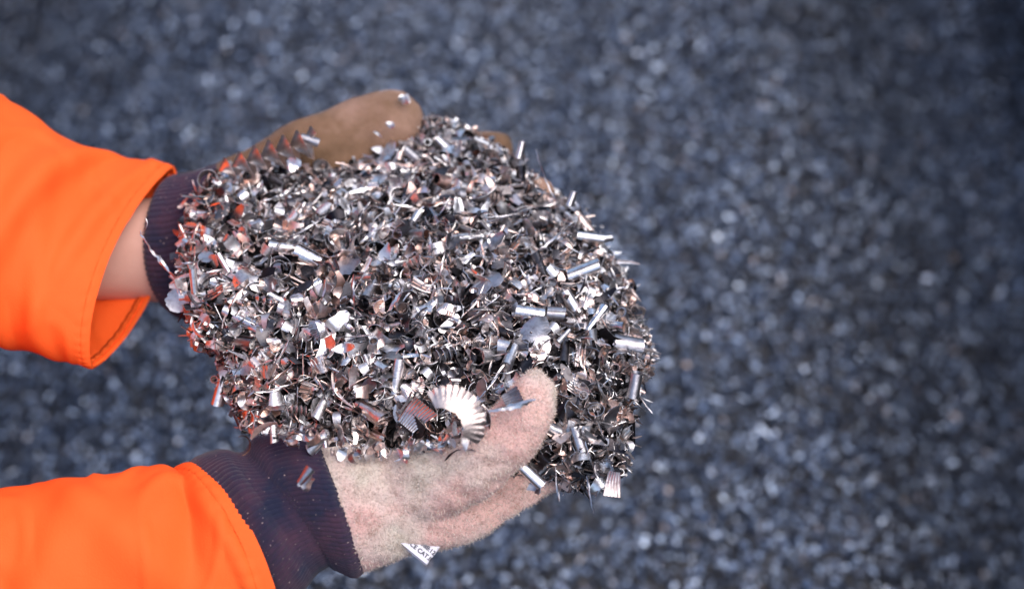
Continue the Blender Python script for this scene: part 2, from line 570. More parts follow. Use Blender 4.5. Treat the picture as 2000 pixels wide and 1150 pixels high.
for i in range(70):
    k = i % 14
    if k in (0, 1, 2, 6):
        SMALL.append(curl(random.uniform(3.0, 6.0) * SM, random.uniform(1.4, 4.4), random.uniform(3, 8) * SM, .06, random.uniform(-1, 1) * SM, .6, 10, 3, random.uniform(-.7, .7), .10, i))
    elif k in (3, 4, 5):
        SMALL.append(flake(random.uniform(9, 17) * SM, random.uniform(3, 6.5) * SM, random.uniform(-.5, .7), i, 5, 3, random.uniform(.1, 1.0), .25))
    elif k in (7, 8) or (k == 9 and not i % 2):
        SMALL.append(sheet(random.uniform(8, 16) * SM, random.uniform(3, 7) * SM, random.uniform(.6, 3.0), i, 9, 4))
    elif k in (10, 11):
        SMALL.append(needle(random.uniform(12, 28) * SM, random.uniform(.8, 1.9) * SM, random.uniform(.5, 3), random.uniform(-.2, .2), i, 8))
    elif k == 9 and i % 2:
        SMALL.append(tube(random.uniform(1.6, 2.8) * SM, 1.15, random.uniform(9, 17) * SM, random.uniform(-.25, .25), 12))
    elif k == 12:
        SMALL.append(crimp(random.uniform(3, 5) * SM, random.uniform(1.2, 2.4), random.uniform(4, 7) * SM, 20, 4, .0008, i))
    else:
        SMALL.append(fluted(random.uniform(7, 12) * SM, random.uniform(3.5, 6) * SM, i, 6, 9, random.uniform(.3, 2)))


def rand_frames(N, tilt):
    """Random rotations whose local z leans off the normals N by about TILT."""
    n = len(N)
    z = N + rng.normal(size=(n, 3)) * np.asarray(tilt).reshape(-1, 1)
    z /= np.linalg.norm(z, axis=1, keepdims=True)
    r = rng.normal(size=(n, 3))
    x = np.cross(r, z); x /= np.linalg.norm(x, axis=1, keepdims=True)
    y = np.cross(z, x)
    return np.stack([x, y, z], -1)


def scatter_mesh(name, protos, Pts, Rm, sc, mats):
    which = rng.integers(0, len(protos), len(Pts))
    Vs, Fs, off = [], [], 0
    for k, (V, F) in enumerate(protos):
        s = which == k
        c = int(s.sum())
        if not c: continue
        W = np.einsum('kij,vj->kvi', Rm[s] * sc[s][:, None, None], V) + Pts[s][:, None, :]
        Vs.append(W.reshape(-1, 3))
        Fs.append((F[None] + (np.arange(c) * len(V))[:, None, None]).reshape(-1, 4) + off)
        off += c * len(V)
    return np.vstack(Vs), np.vstack(Fs)


# ------------------------------------------------------------------ ground of scrap
def sstep(a, b, v):
    t = np.clip((v - a) / (b - a), 0, 1)
    return t * t * (3 - 2 * t)


def ground_h(x, y):
    """Scrap heaped in a low ridge between unseen banks added to darken the corners."""
    rx = np.abs(x)
    side = np.where(x > 0, -0.45 * sstep(0.40, 1.0, rx) + 2.1 * sstep(1.10, 1.6, rx), -1.15 * sstep(0.38, 1.9, rx) + 2.6 * sstep(2.1, 3.2, rx))  # falling flanks and added side banks, shaped to shade the view's edges
    back = -0.10 * sstep(0.9, 1.5, y) + 1.1 * sstep(1.9, 2.9, y) + 0.9 * sstep(-1.1, -2.2, y)
    w = 0.022 * np.sin(x * 7.3 + 1.1 * np.sin(y * 5)) * np.cos(y * 8.1 + x * 2) + 0.012 * np.sin(x * 19 + y * 13) * np.sin(y * 17 - x * 7)
    return side + back + w


def axis_pts(lo, hi, step, far):
    a = np.arange(lo, hi + step / 2, step)
    g = step * np.cumsum(1.35 ** np.arange(1, 26))
    g = g[g < far]
    g = np.append(g, far)
    return np.concatenate([(lo - g)[::-1], a, hi + g])


gx = axis_pts(-2.4, 2.4, 0.025, 45)
gy = axis_pts(-1.6, 3.0, 0.025, 45)
X, Y = np.meshgrid(gx, gy, indexing='ij')
Z = ground_h(X, Y) - 0.006
GV = np.stack([X, Y, Z], -1).reshape(-1, 3)
gm, gnt, gb = new_mat('dark scrap ground')
tc = nd(gnt, 'ShaderNodeTexCoord')
vo = nd(gnt, 'ShaderNodeTexVoronoi', Scale=70.0)
gnt.links.new(tc.outputs['Object'], vo.inputs['Vector'])
rp = ramp(gnt, [(0.0, (0.016, 0.016, 0.019)), (0.6, (0.04, 0.04, 0.046)), (1.0, (0.07, 0.065, 0.07))])  # dark tones paint in the shade between the scrap pieces
gnt.links.new(vo.outputs['Color'], rp.inputs[0])
gnt.links.new(rp.outputs[0], gb.inputs['Base Color'])
gb.inputs['Roughness'].default_value = 0.6
gbp = nd(gnt, 'ShaderNodeBump', Strength=1.0, Distance=0.01)
gnt.links.new(vo.outputs['Distance'], gbp.inputs['Height'])
gnt.links.new(gbp.outputs[0], gb.inputs['Normal'])
ground = obj_world('ground', GV, grid_faces(len(gx), len(gy), False)[:, ::-1], gm, origin=(0, 0, 0))
tag(ground, 'dark ground covered in metal scrap', 'ground', kind='structure')

NG = 220000
pts = np.zeros((NG, 3))
k = 150000
pts[:k, 0] = rng.uniform(-1.5, 1.5, k); pts[:k, 1] = rng.uniform(-0.45, 2.1, k)
o_x, o_y = rng.uniform(-3.4, 3.2, 400000), rng.uniform(-2.4, 3.6, 400000)
far_ = (np.abs(o_x) > 1.45) | (o_y > 2.05) | (o_y < -.4)
pts[k:, 0] = o_x[far_][:NG - k]; pts[k:, 1] = o_y[far_][:NG - k]
pts[:, 2] = ground_h(pts[:, 0], pts[:, 1]) + rng.uniform(-0.004, 0.010, NG)
e = 0.01
gN = np.stack([-(ground_h(pts[:, 0] + e, pts[:, 1]) - ground_h(pts[:, 0] - e, pts[:, 1])) / (2 * e),
               -(ground_h(pts[:, 0], pts[:, 1] + e) - ground_h(pts[:, 0], pts[:, 1] - e)) / (2 * e), np.ones(NG)], -1)
gN /= np.linalg.norm(gN, axis=1, keepdims=True)


def thin(n, m, fn):
    g = np.array([[fn(u, v) for v in np.linspace(-1, 1, m)] for u in np.linspace(-1, 1, n)]).reshape(-1, 3)
    return g, grid_faces(n, m, False)


GP = []
for i in range(14):
    R0 = random.uniform(4, 8) * SM; a0 = random.uniform(.6, 1.9); w0 = random.uniform(4, 9) * SM; sk = random.uniform(-.4, .4)
    GP.append(thin(5, 2, lambda u, v: (R0 * math.sin(u * a0), w0 * v + sk * u * w0, R0 * (math.cos(u * a0)) - R0 * .6)))
for i in range(6):
    l0 = random.uniform(6, 12) * SM; w0 = random.uniform(3, 7) * SM
    GP.append(thin(3, 3, lambda u, v: (l0 * u, w0 * v * (1 - .3 * u * u), random.uniform(-2, 2) * SM)))
V, F = scatter_mesh('s', GP, pts, rand_frames(gN, np.full(NG, 0.55)), np.where(np.arange(NG) < k, rng.uniform(0.32, 0.75, NG), rng.uniform(0.9, 1.6, NG)), None)
scrap = obj_world('scrap_shavings', V, F, M_GROUNDCHIP, origin=(0, 0, 0), smooth=True)
tag(scrap, 'blurred mass of grey metal shavings covering the ground', 'scrap', kind='stuff')

# ------------------------------------------------------------------ the person
# skin: forearms, upper arms and trunk as one continuous body (the hands are inside the gloves)
def W3(x, y, z):
    return np.array([x, y, HAND_Z + z])


far_skin = closed_loft([(470, 372, 470, 560, 1.233, .62, 0, 0), (345, 380, 335, 592, 1.228, .62, -8, 0), (290, 385, 285, 590, 1.226, .65, -8, 0),
                        (200, 385, 195, 588, 1.218, .7, 0, 0), (60, 330, 60, 590, 1.198, .8, 0, 0), (-120, 260, -120, 560, 1.168, .85, 0, 0)], 40, 32)
near_skin = closed_loft([(640, 890, 690, 1090, 1.05, .62, 0, 0), (560, 900, 630, 1085, 1.05, .62, 10, 0), (430, 950, 520, 1160, 1.05, .75, 30, 0),
                         (300, 980, 380, 1230, 1.045, .8, 20, 0), (100, 1000, 140, 1290, 1.04, .85, 0, 0), (-130, 1020, -130, 1320, 1.03, .85, 0, 0)], 40, 32)
far_el, near_el = P(-200, 400, 1.165), P(-210, 1180, 1.02)
tor_y = (far_el[1] + near_el[1]) / 2
TX = -0.62
shf, shn = np.array([TX, tor_y + 0.19, HAND_Z + 0.36]), np.array([TX, tor_y - 0.19, HAND_Z + 0.36])
body_parts = [far_skin, near_skin,
              chain([P(-60, 405, 1.18), far_el, (far_el + shf) / 2 + [0.0, 0.02, 0], shf], [.045, .048, .05, .055]),
              chain([P(-60, 1170, 1.03), near_el, (near_el + shn) / 2 + [0.0, -0.02, 0], shn], [.045, .048, .05, .055]),
              chain([shf, [TX, tor_y, HAND_Z + 0.37], shn], [.05, .06, .05]),
              chain([[TX - .02, tor_y, HAND_Z - .15], [TX, tor_y, HAND_Z + .1], [TX, tor_y, HAND_Z + .33]], [.11, .12, .10])]
V, N, q, t, Tr = fuse(body_parts, 0.006, 6)
person = obj_world('person', V, [q, t], M_SKIN, origin=(TX, tor_y, 0.0))
tag(person, 'person in orange work jacket and suede gloves holding out a heap of metal shavings', 'person')

# jacket: body panel with the two sleeves as parts of it
def trunk_loft(rows, m=40, n=40):
    A = catmull(rows, n)
    ph = np.linspace(0, 2 * math.pi, m, endpoint=False)
    G = np.zeros((n, m, 3))
    for i, (x, y, z, rx, ry) in enumerate(A):
        c, s = np.cos(ph), np.sin(ph)
        G[i] = np.stack([x + rx * np.sign(c) * np.abs(c) ** .85, y + ry * np.sign(s) * np.abs(s) ** .85, np.full(m, z)], -1)
    return G


G = trunk_loft([(TX - .02, tor_y, HAND_Z - .28, .135, .20), (TX - .01, tor_y, HAND_Z - .05, .140, .205), (TX, tor_y, HAND_Z + .18, .140, .215),
                (TX, tor_y, HAND_Z + .34, .125, .215), (TX, tor_y, HAND_Z + .42, .10, .17), (TX, tor_y, HAND_Z + .46, .07, .085), (TX, tor_y, HAND_Z + .52, .062, .068)], 48, 60)
for i in range(G.shape[0]):
    for j in range(G.shape[1]):
        p = G[i, j]
        G[i, j] += 0.012 * nz(p, 9, 3) * np.array([1, 1, 0.2])
jacket = obj_world('jacket', G.reshape(-1, 3), grid_faces(60, 48), M_ORANGE, parent=person)
sm = jacket.modifiers.new('thickness', 'SOLIDIFY'); sm.thickness = 0.003

for s in (-1, 1):                              # each trouser leg down to the ground, joined at the seat
    pass
tr_p = [chain([[TX - .02, tor_y, HAND_Z - .22], [TX - .02, tor_y, HAND_Z - .08]], [.135, .125])]
for s in (-1, 1):
    tr_p.append(chain([[TX - .02, tor_y + s * .08, HAND_Z - .25], [TX - .01, tor_y + s * .11, .42], [TX - .03, tor_y + s * .12, 0.0], [TX - .03, tor_y + s * .12, -.36]], [.10, .075, .065, .07]))
V, N, q, t, Tr = fuse(tr_p, 0.012, 4)
obj_world('trousers', V, [q, t], M_TROUSER, parent=person)
M_BOOT = fabric_mat('black leather boots', (0.02, 0.018, 0.016), 0.45, 300, 0.3)
for s in (-1, 1):
    bx, by = TX - .03, tor_y + s * .12
    gz = float(ground_h(bx, by))
    V, N, q, t, Tr = fuse([chain([[bx, by, gz + .26], [bx, by, gz + .06]], [.078, .070]),
                           chain([[bx - .05, by, gz + .045], [bx + .08, by, gz + .05], [bx + .19, by, gz + .035]], [.048, .056, .044])], 0.008, 4)
    obj_world('boot', V, [q, t], M_BOOT, parent=person)


def sleeve(name, rings, n, m, folds, hem_at, label, lens=1.0, upper=None):
    G = ring_points(rings, n, m, lens)
    Nn = grid_normals(G)
    ph = np.linspace(0, 2 * math.pi, m, endpoint=False)
    for i in range(n):
        u = i / (n - 1)
        for j in range(m):
            p = G[i, j]
            d = 0.0040 * nz(p, 11, 5) * min(1, 0.25 + u * 4) + 0.0012 * nz(p, 45, 9) + 0.0011 * nz(p * np.array([1.7, .8, 1]), 24, 13)
            for (u0, ph0, slope, wid, amp) in folds:
                dp = (ph[j] - ph0 + math.pi) % (2 * math.pi) - math.pi
                x = (u - u0 - slope * dp) / wid
                d += amp * math.exp(-x * x) * math.exp(-(dp / 1.1) ** 2)
            d += 0.0006 * math.sin(ph[j] * 46 + 6 * nz(p, 30, 2)) * math.exp(-((u - hem_at) / 0.045) ** 2)
            d += 0.0022 * max(0.0, 1 - abs(nz(p * np.array([1.5, .7, .9]), 15, 21)) * 7) * min(1, u * 5)
            # hem: a doubled band ending in a stitched groove
            x = (u - hem_at) / 0.012
            d += 0.0005 * (1 / (1 + math.exp(max(-40, min(40, x * 3))))) - 0.0007 * math.exp(-x * x)
            G[i, j] += Nn[i, j] * d
    o = obj_world(name, G.reshape(-1, 3), grid_faces(n, m), M_ORANGE, parent=jacket)
    md = o.modifiers.new('thickness', 'SOLIDIFY'); md.thickness = 0.0032; md.offset = -1
    tag(o, label)
    # the line of stitches along the hem band
    row = int(hem_at * (n - 1)) + 1
    sv, sf, off = [], [], 0
    c = G[row]
    nn = Nn[row]
    for j in range(0, m):
        a, b = c[j], c[(j + 1) % m]
        if np.linalg.norm(b - a) < 1e-6: continue
        p0, p1 = a + (b - a) * 0.12 + nn[j] * .0003, a + (b - a) * 0.78 + nn[j] * .0003
        t_ = (p1 - p0) / np.linalg.norm(p1 - p0)
        w = np.cross(t_, nn[j]) * 0.0004
        up = nn[j] * 0.0005
        q8 = np.array([p0 - w, p0 + w, p1 + w, p1 - w, p0 - w * .4 + up, p0 + w * .4 + up, p1 + w * .4 + up, p1 - w * .4 + up])
        sv.append(q8)
        sf.append(np.array([[0, 1, 2, 3], [7, 6, 5, 4], [0, 4, 5, 1], [1, 5, 6, 2], [2, 6, 7, 3], [3, 7, 4, 0]]) + off); off += 8
    me = o.data
    Vs = np.vstack(sv) - np.array(o.location)
    UV_, UF_, UT_ = chain(*upper, 50, 40)          # the rest of the sleeve, up to the shoulder
    UV_ = np.array([p + 0.006 * np.array([nz(p, 14, 3), nz(p, 14, 8), nz(p, 14, 12)]) for p in UV_])
    nq = len(UV_)
    Vall = np.vstack([G.reshape(-1, 3) - np.array(o.location), Vs, UV_ - np.array(o.location)])
    ku = n * m + len(Vs)
    Fall = [np.vstack([grid_faces(n, m), np.vstack(sf) + n * m, UF_ + ku]), UT_ + ku]
    mi = np.concatenate([np.zeros((n - 1) * m, int), np.ones(len(np.vstack(sf)), int), np.zeros(len(UF_) + len(UT_), int)])
    o.data = mesh_np(name, Vall, Fall, [M_ORANGE, M_THREAD], mat_idx=mi)
    bpy.data.meshes.remove(me)
    return o


far_sleeve = sleeve('sleeve', [
    (337, 331, 188, 698, 1.193, .36, -30, .045), (318, 327, 174, 698, 1.193, .40, -30, .045), (270, 321, 135, 684, 1.193, .48, -20, .04),
    (200, 313, 90, 674, 1.190, .55, -10, .03), (120, 270, 40, 655, 1.183, .6, 0, .02), (60, 222, -10, 648, 1.178, .62, 0, .02),
    (-10, 182, -70, 640, 1.168, .65, 0, .02), (-150, 130, -180, 620, 1.148, .7, 0, .01), (-330, 100, -300, 620, 1.118, .7, 0, 0)],
    130, 150, [(.26, 1.2, .10, .05, .004), (.36, 2.4, -.09, .045, .004), (.52, 1.2, .12, .06, .009), (.64, 2.2, -.14, .06, .008), (.44, .6, .14, .04, .004)],
    0.115, None, 1.55, ([P(-190, 395, 1.16), far_el, (far_el + shf) / 2 + [-.02, 0.02, 0], shf + [0, -.02, 0]], [.078, .080, .082, .090]))
near_sleeve = sleeve('sleeve', [
    (380, 915, 505, 1245, 1.05, .62, 98, 0), (355, 914, 475, 1250, 1.05, .66, 92, 0), (300, 919, 420, 1268, 1.048, .7, 70, 0),
    (200, 934, 300, 1295, 1.045, .75, 50, 0), (100, 953, 170, 1325, 1.04, .8, 25, 0), (0, 963, 40, 1345, 1.035, .82, 10, 0),
    (-150, 985, -140, 1370, 1.03, .85, 0, 0), (-330, 990, -330, 1390, 1.02, .85, 0, 0)],
    130, 150, [(.30, 1.3, .10, .045, -.008), (.42, 1.1, -.12, .06, .009), (.17, 1.6, -.04, .03, .004), (.60, 1.5, .1, .06, .009), (.25, .7, .1, .05, -.005)],
    0.145, None, 1.0, ([P(-190, 1180, 1.02), near_el, (near_el + shn) / 2 + [-.02, -0.02, 0], shn + [0, .02, 0]], [.076, .079, .082, .090]))

# gloves -------------------------------------------------------------
def add_glove(name, pieces, mat, fmat, nf, flen, label, wr_amp):
    V, N, q, t, Tr = fuse(pieces, 0.0022, 9)
    d = np.array([wr_amp * (0.9 * nz(p, 28, 2) + 0.8 * nz(p * np.array([1, 1.6, .6]), 60, 4) + 0.35 * nz(p, 150, 6) - 0.32 * max(0, 1 - abs(nz(p * np.array([.6, 1.5, 1]), 26, 8)) * 6)) for p in V])
    V = V + N * (d + 0.0012)[:, None]
    FV, fq, ft = fibres(V, N, Tr, nf, flen, 0.00034)
    k = len(V)
    Q = np.vstack([q, fq + k]); T = np.vstack([t, ft + k]) if len(t) else ft + k
    mi = np.concatenate([np.zeros(len(q), int), np.ones(len(fq), int), np.zeros(len(t), int), np.ones(len(ft), int)])
    o = obj_world(name, np.vstack([V, FV]), [Q, T], [mat, fmat], parent=person, mat_idx=mi)
    tag(o, label)
    return o


def fpt(px, py, dd=0.0):
    return P(px, py, PD(py) + dd)


near_main = closed_loft([(600, 858, 690, 1108, 1.050, .53, 16, 0), (640, 864, 706, 1116, 1.048, .55, 20, 0), (700, 874, 752, 1098, 1.046, .56, 22, 0), (760, 884, 808, 1076, 1.046, .58, 8, 0),
                         (830, 886, 868, 1066, 1.048, .58, 0, 0), (890, 890, 935, 1046, 1.052, .55, 0, 0), (945, 905, 995, 1012, 1.060, .5, 0, 0), (1010, 912, 1052, 978, 1.068, .5, 0, 0),
                         (1075, 900, 1096, 948, 1.075, .55, 0, 0), (1120, 888, 1126, 925, 1.085, .7, 0, 0)], 60, 40)
near_thumb = closed_loft([(740, 905, 790, 1035, 1.040, .6, 0, 0), (800, 876, 860, 1010, 1.034, .66, 0, 0), (860, 860, 918, 984, 1.028, .72, 0, 0), (910, 838, 968, 952, 1.022, .76, 0, 0), (956, 804, 1022, 908, 1.018, .8, 0, 0),
                          (992, 766, 1062, 858, 1.016, .85, 0, 0), (1018, 738, 1084, 808, 1.018, .9, 0, 0), (1040, 722, 1086, 770, 1.020, .9, 0, 0), (1056, 721, 1078, 745, 1.022, .9, 0, 0)], 50, 36)
near_f = []
for k, (rr, reach) in enumerate([(.0155, 1.0), (.0150, .96), (.0135, .80)]):     # middle, ring and little finger under the heap
    a = P(780, 985 - 50 * (k + 1), 1.075 + .018 * (k + 1))
    L_ = np.array([1, .10, -.05]); L_ /= np.linalg.norm(L_)
    near_f.append(chain([a - RT * .05, a, a + RT * .05, a + RT * (.05 + .045 * reach) + [0, 0, .004], a + RT * (.05 + .085 * reach) + [0, .004, .018]],
                        [.024, .022, rr + .003, rr + .001, rr]))
near_glove = add_glove('glove', [near_main, near_thumb] + near_f, M_SUEDE, M_FIBRE, 45000, 0.0027,
                       'pale fuzzy suede glove cupped under the near side of the heap', 0.0022)

far_main = closed_loft([(380, 352, 392, 588, 1.228, .46, -10, 0), (430, 318, 460, 575, 1.228, .45, 0, 0), (465, 300, 510, 550, 1.232, .45, 0, 0), (505, 280, 560, 500, 1.238, .45, 0, 0), (565, 245, 620, 440, 1.24, .5, 0, 0),
                        (640, 217, 680, 390, 1.25, .55, 0, 0), (700, 192, 730, 350, 1.255, .6, 0, 0), (752, 177, 772, 322, 1.257, .65, 0, 0), (792, 182, 802, 298, 1.258, .7, 0, 0),
                        (814, 205, 818, 268, 1.258, .8, 0, 0), (822, 225, 822, 245, 1.258, .9, 0, 0)], 60, 36)
far_f = [chain([P(520, 470, 1.245), P(640, 420, 1.265), P(780, 345, 1.275), P(900, 300, 1.272), P(968, 292, 1.265)], [.026, .026, .018, .0165, .0150]),
         chain([P(540, 520, 1.235), P(660, 470, 1.255), P(820, 420, 1.262), P(950, 400, 1.255), P(1050, 382, 1.235)], [.026, .026, .018, .017, .0150]),
         chain([P(540, 560, 1.225), P(660, 520, 1.245), P(800, 500, 1.25), P(930, 490, 1.24), P(1020, 470, 1.225)], [.026, .025, .017, .016, .0145]),
         chain([P(530, 590, 1.215), P(650, 570, 1.235), P(780, 560, 1.235), P(880, 555, 1.23), P(950, 545, 1.22)], [.024, .023, .016, .015, .0135])]
far_glove = add_glove('glove', [far_main] + far_f, M_SUEDE_B, M_FIBRE_B, 14000, 0.0014,
                      'dirty brown suede glove behind the heap with its thumb raised', 0.0014)


def knit(name, rings, ribs, n, parent, label, bulge):
    m = ribs * 6
    G = ring_points(rings, n, m)
    Nn = grid_normals(G)
    ph = np.linspace(0, 2 * math.pi, m, endpoint=False)
    u = np.linspace(0, 1, n)
    wob = np.array([[0.35 * nz((a * 3, math.cos(b) * 1.2, math.sin(b) * 1.2), 1.0, 1) for b in ph] for a in u])
    rib = np.cos(ribs * ph[None, :] + wob * 2.2)
    knit_ = 0.00012 * np.sin(u[:, None] * n * 1.05)
    d = 0.00130 * np.sign(rib) * np.abs(rib) ** .7 + knit_
    fold = np.zeros((n, m))
    for (u0, wid, amp, p0) in bulge:
        dp = (ph - p0 + math.pi) % (2 * math.pi) - math.pi
        x = (u[:, None] - u0 - 0.05 * np.sin(dp * 1.5)[None, :]) / wid
        fold += amp * np.exp(-x * x) * (0.45 + 0.55 * np.exp(-(dp / 1.0) ** 2))[None, :]
    G = G + Nn * (d + fold)[:, :, None]
    o = obj_world(name, G.reshape(-1, 3), grid_faces(n, m), M_KNIT, parent=parent)
    md = o.modifiers.new('thickness', 'SOLIDIFY'); md.thickness = 0.003; md.offset = -1
    return o


knit('knit_cuff', [(610, 862, 704, 1104, 1.050, .55, 16, 0), (588, 850, 695, 1115, 1.050, .55, 22, 0), (548, 845, 678, 1113, 1.050, .56, 24, 0), (505, 858, 656, 1104, 1.050, .57, 20, 0),
                   (480, 890, 640, 1097, 1.050, .6, 30, 0), (442, 893, 606, 1116, 1.050, .62, 34, 0), (404, 896, 578, 1145, 1.050, .64, 45, 0), (370, 914, 552, 1182, 1.050, .64, 50, 0), (345, 945, 525, 1205, 1.050, .62, 50, 0)],
     84, 100, near_glove, None, [(.13, .05, .0012, 1.4), (.33, .07, -.0012, .6), (.45, .16, -.0020, 1.7), (.70, .06, .003, .8), (.88, .05, -.002, 1.8)])
knit('knit_cuff', [(460, 322, 462, 572, 1.233, .5, 0, 0), (432, 328, 435, 594, 1.231, .5, -10, 0), (400, 338, 400, 608, 1.228, .52, -30, 0), (362, 346, 368, 615, 1.226, .54, -30, 0), (346, 354, 354, 610, 1.226, .54, -34, 0), (350, 366, 356, 600, 1.227, .52, -50, 0)],
     72, 60, far_glove, None, [(.85, .08, .002, 1.5), (.55, .1, -.002, 1.6)])

# white care label on the near glove: a folded loop of tape with its print
def care_label():
    A0 = P(790, 1066, 1.030)
    e1 = P(834, 1102, 1.030) - A0
    Lx = np.linalg.norm(e1); e1 /= Lx
    e2 = P(882, 1062, 1.040) - P(834, 1102, 1.030)
    e2 -= e1 * (e1 @ e2)
    W = np.linalg.norm(e2); e2 /= W
    nn = np.cross(e2, e1)
    if nn @ FW > 0: nn = -nn
    r = 0.0022
    path = [A0 + e1 * s for s in np.linspace(-.012, Lx - r, 12)]
    last = path[-1]
    for a in np.linspace(.2, math.pi, 9):
        path.append(last + e1 * r * math.sin(a) - nn * r * (1 - math.cos(a)))
    for s in np.linspace(.002, .02, 5):
        path.append(path[20] - e1 * s)
    C = np.array(path) + e2 * W / 2
    off = C.mean(0)
    V, F = ribbon(C, e2, W / 2, th=.0003, m=5)
    V = V + off + ((C[:, None, :] + np.linspace(-1, 1, 5)[None, :, None] * (e2 * W / 2)).reshape(-1, 3).mean(0) - off)
    vs, tris, o_ = [], [], 0
    for txt, size, along, across in (('CE CAT.II', .0046, .0022, .0030), ('EN 388:12', .0046, .0012, .0082)):
        cu = bpy.data.curves.new('t', 'FONT'); cu.body = txt; cu.size = size; cu.extrude = 0; cu.offset = 0.00012
        ob = bpy.data.objects.new('t', cu); COL.objects.link(ob)
        me = bpy.data.meshes.new_from_object(ob.evaluated_get(bpy.context.evaluated_depsgraph_get()))
        me.calc_loop_triangles()
        tv = np.array([v.co[:] for v in me.vertices])
        tt = np.array([t.vertices[:] for t in me.loop_triangles])
        bpy.data.objects.remove(ob)
        # letters run down the tape's edge, standing across it
        vs.append((tv, along, across)); tris.append(tt + o_); o_ += len(tv)
    TV = []
    for tv, along, across in vs:
        TV.append(A0 + e1 * (along + tv[:, 0:1]) + e2 * (across + tv[:, 1:2]) + nn * .0004)
    return V, F, np.vstack(TV), np.vstack(tris)


V, F, TV, TT = care_label()
k = len(V)
obj_world('care_label', np.vstack([V, TV]), [F, TT + k], [M_TAG, M_INK], parent=near_glove,
          mat_idx=np.concatenate([np.zeros(len(F), int), np.ones(len(TT), int)]), smooth=False)['label'] = 'small white printed label folded under the pale glove'

# ------------------------------------------------------------------ the heap
SIL = [(368, 600), (352, 560), (362, 500), (368, 440), (385, 385), (430, 345), (480, 330), (540, 318), (600, 332), (660, 328), (720, 308), (780, 285), (822, 255),
       (850, 240), (905, 258), (960, 285), (1005, 318), (1040, 360), (1085, 395), (1125, 415), (1145, 455), (1185, 500), (1215, 545), (1228, 600), (1250, 650),
       (1268, 690), (1250, 735), (1232, 790), (1222, 860), (1205, 920), (1170, 945), (1110, 945), (1060, 925), (1000, 920), (940, 900), (890, 872), (820, 882),
       (760, 890), (700, 882), (640, 868), (590, 846), (530, 838), (488, 826), (470, 790), (438, 765), (445, 715), (425, 680), (390, 665)]
S = np.array(SIL, float)


def edge_dist(Q):
    a, b = S, np.roll(S, -1, 0)
    ab = b - a
    t = np.clip(((Q[:, None] - a) * ab).sum(2) / (ab * ab).sum(1), 0, 1)
    dd = np.linalg.norm(Q[:, None] - (a + t[:, :, None] * ab), axis=2).min(1)
    x, y = Q[:, 0:1], Q[:, 1:2]
    cond = ((a[:, 1] > y) != (b[:, 1] > y)) & (x < (b[:, 0] - a[:, 0]) * (y - a[:, 1]) / (b[:, 1] - a[:, 1] + 1e-9) + a[:, 0])
    return np.where(cond.sum(1) % 2 == 1, dd, -dd)


def heap_h(Q):
    d = np.clip(edge_dist(Q) / 300, 0, 1)
    return 0.062 * np.sqrt(1 - (1 - d) ** 2)


def HD(px, py):
    return PD(py) + .012 - .034 * min(1, max(0, (520 - px) / 150))


def lump(p):
    return 0.0085 * nz(p, 24, 1) + 0.0070 * nz(p, 58, 7) + 0.0025 * nz(p, 130, 3)


gxs, gys = np.meshgrid(np.arange(350, 1290, 11.0), np.arange(235, 960, 11.0))
Q = np.stack([gxs.ravel(), gys.ravel()], -1)
Q = Q[edge_dist(Q) > 7]
allp = np.vstack([S, Q])
res = delaunay_2d_cdt([Vector(p) for p in allp], [(i, (i + 1) % len(S)) for i in range(len(S))], [], 1, 1e-4)
pv = np.array([v[:] for v in res[0]]); pf = np.array(res[2])
hh = heap_h(pv)
midd = np.array([HD(x, y) for x, y in pv])
front = np.array([P(x, y, m - h) for (x, y), m, h in zip(pv, midd, hh)])
front = front - FW * np.array([lump(p) for p in front])[:, None] * np.clip(hh / .02, 0, 1)[:, None]
back = np.array([P(x, y, m + 0.45 * h) for (x, y), m, h in zip(pv, midd, hh)])
# triangles facing the camera
a, b, c = front[pf[:, 0]], front[pf[:, 1]], front[pf[:, 2]]
nrm = np.cross(b - a, c - a)
flip = (nrm @ FW) > 0
pf[flip] = pf[flip][:, ::-1]
bd = [(i, (i + 1) % len(S)) for i in range(len(S))]
k = len(pv)
side = []
for i, j in bd:
    side.append((i, j, j + k)); side.append((i, j + k, i + k))
HV = np.vstack([front, back])
HF = np.vstack([pf, pf[:, ::-1] + k, np.array(side)])
a, b, c = front[pf[:, 0]], front[pf[:, 1]], front[pf[:, 2]]
nrm = np.cross(b - a, c - a); area = np.linalg.norm(nrm, axis=1); nrm /= area[:, None]
vn = np.zeros_like(front)
for kk in range(3):
    np.add.at(vn, pf[:, kk], nrm * area[:, None])
vn /= np.linalg.norm(vn, axis=1, keepdims=True) + 1e-12


def sample_heap(n, edge=0.0):
    w = area.copy()
    idx = rng.choice(len(pf), n, p=w / w.sum())
    u, v = rng.random(n), rng.random(n)
    f = u + v > 1
    u[f], v[f] = 1 - u[f], 1 - v[f]
    ids = pf[idx]
    bar = np.stack([1 - u - v, u, v], -1)[:, :, None]
    return (front[ids] * bar).sum(1), (vn[ids] * bar).sum(1), (pv[ids] * bar).sum(1)


NS = 7200
hp, hn, hq = sample_heap(NS)
lay = rng.uniform(-0.014, 0.0045, NS)
size = np.where(rng.random(NS) < 0.25, rng.uniform(0.4, 0.8, NS), rng.uniform(0.85, 1.9, NS))
V1, F1 = scatter_mesh('h', SMALL, hp + hn * lay[:, None], rand_frames(hn, np.full(NS, 0.75)), size, None)
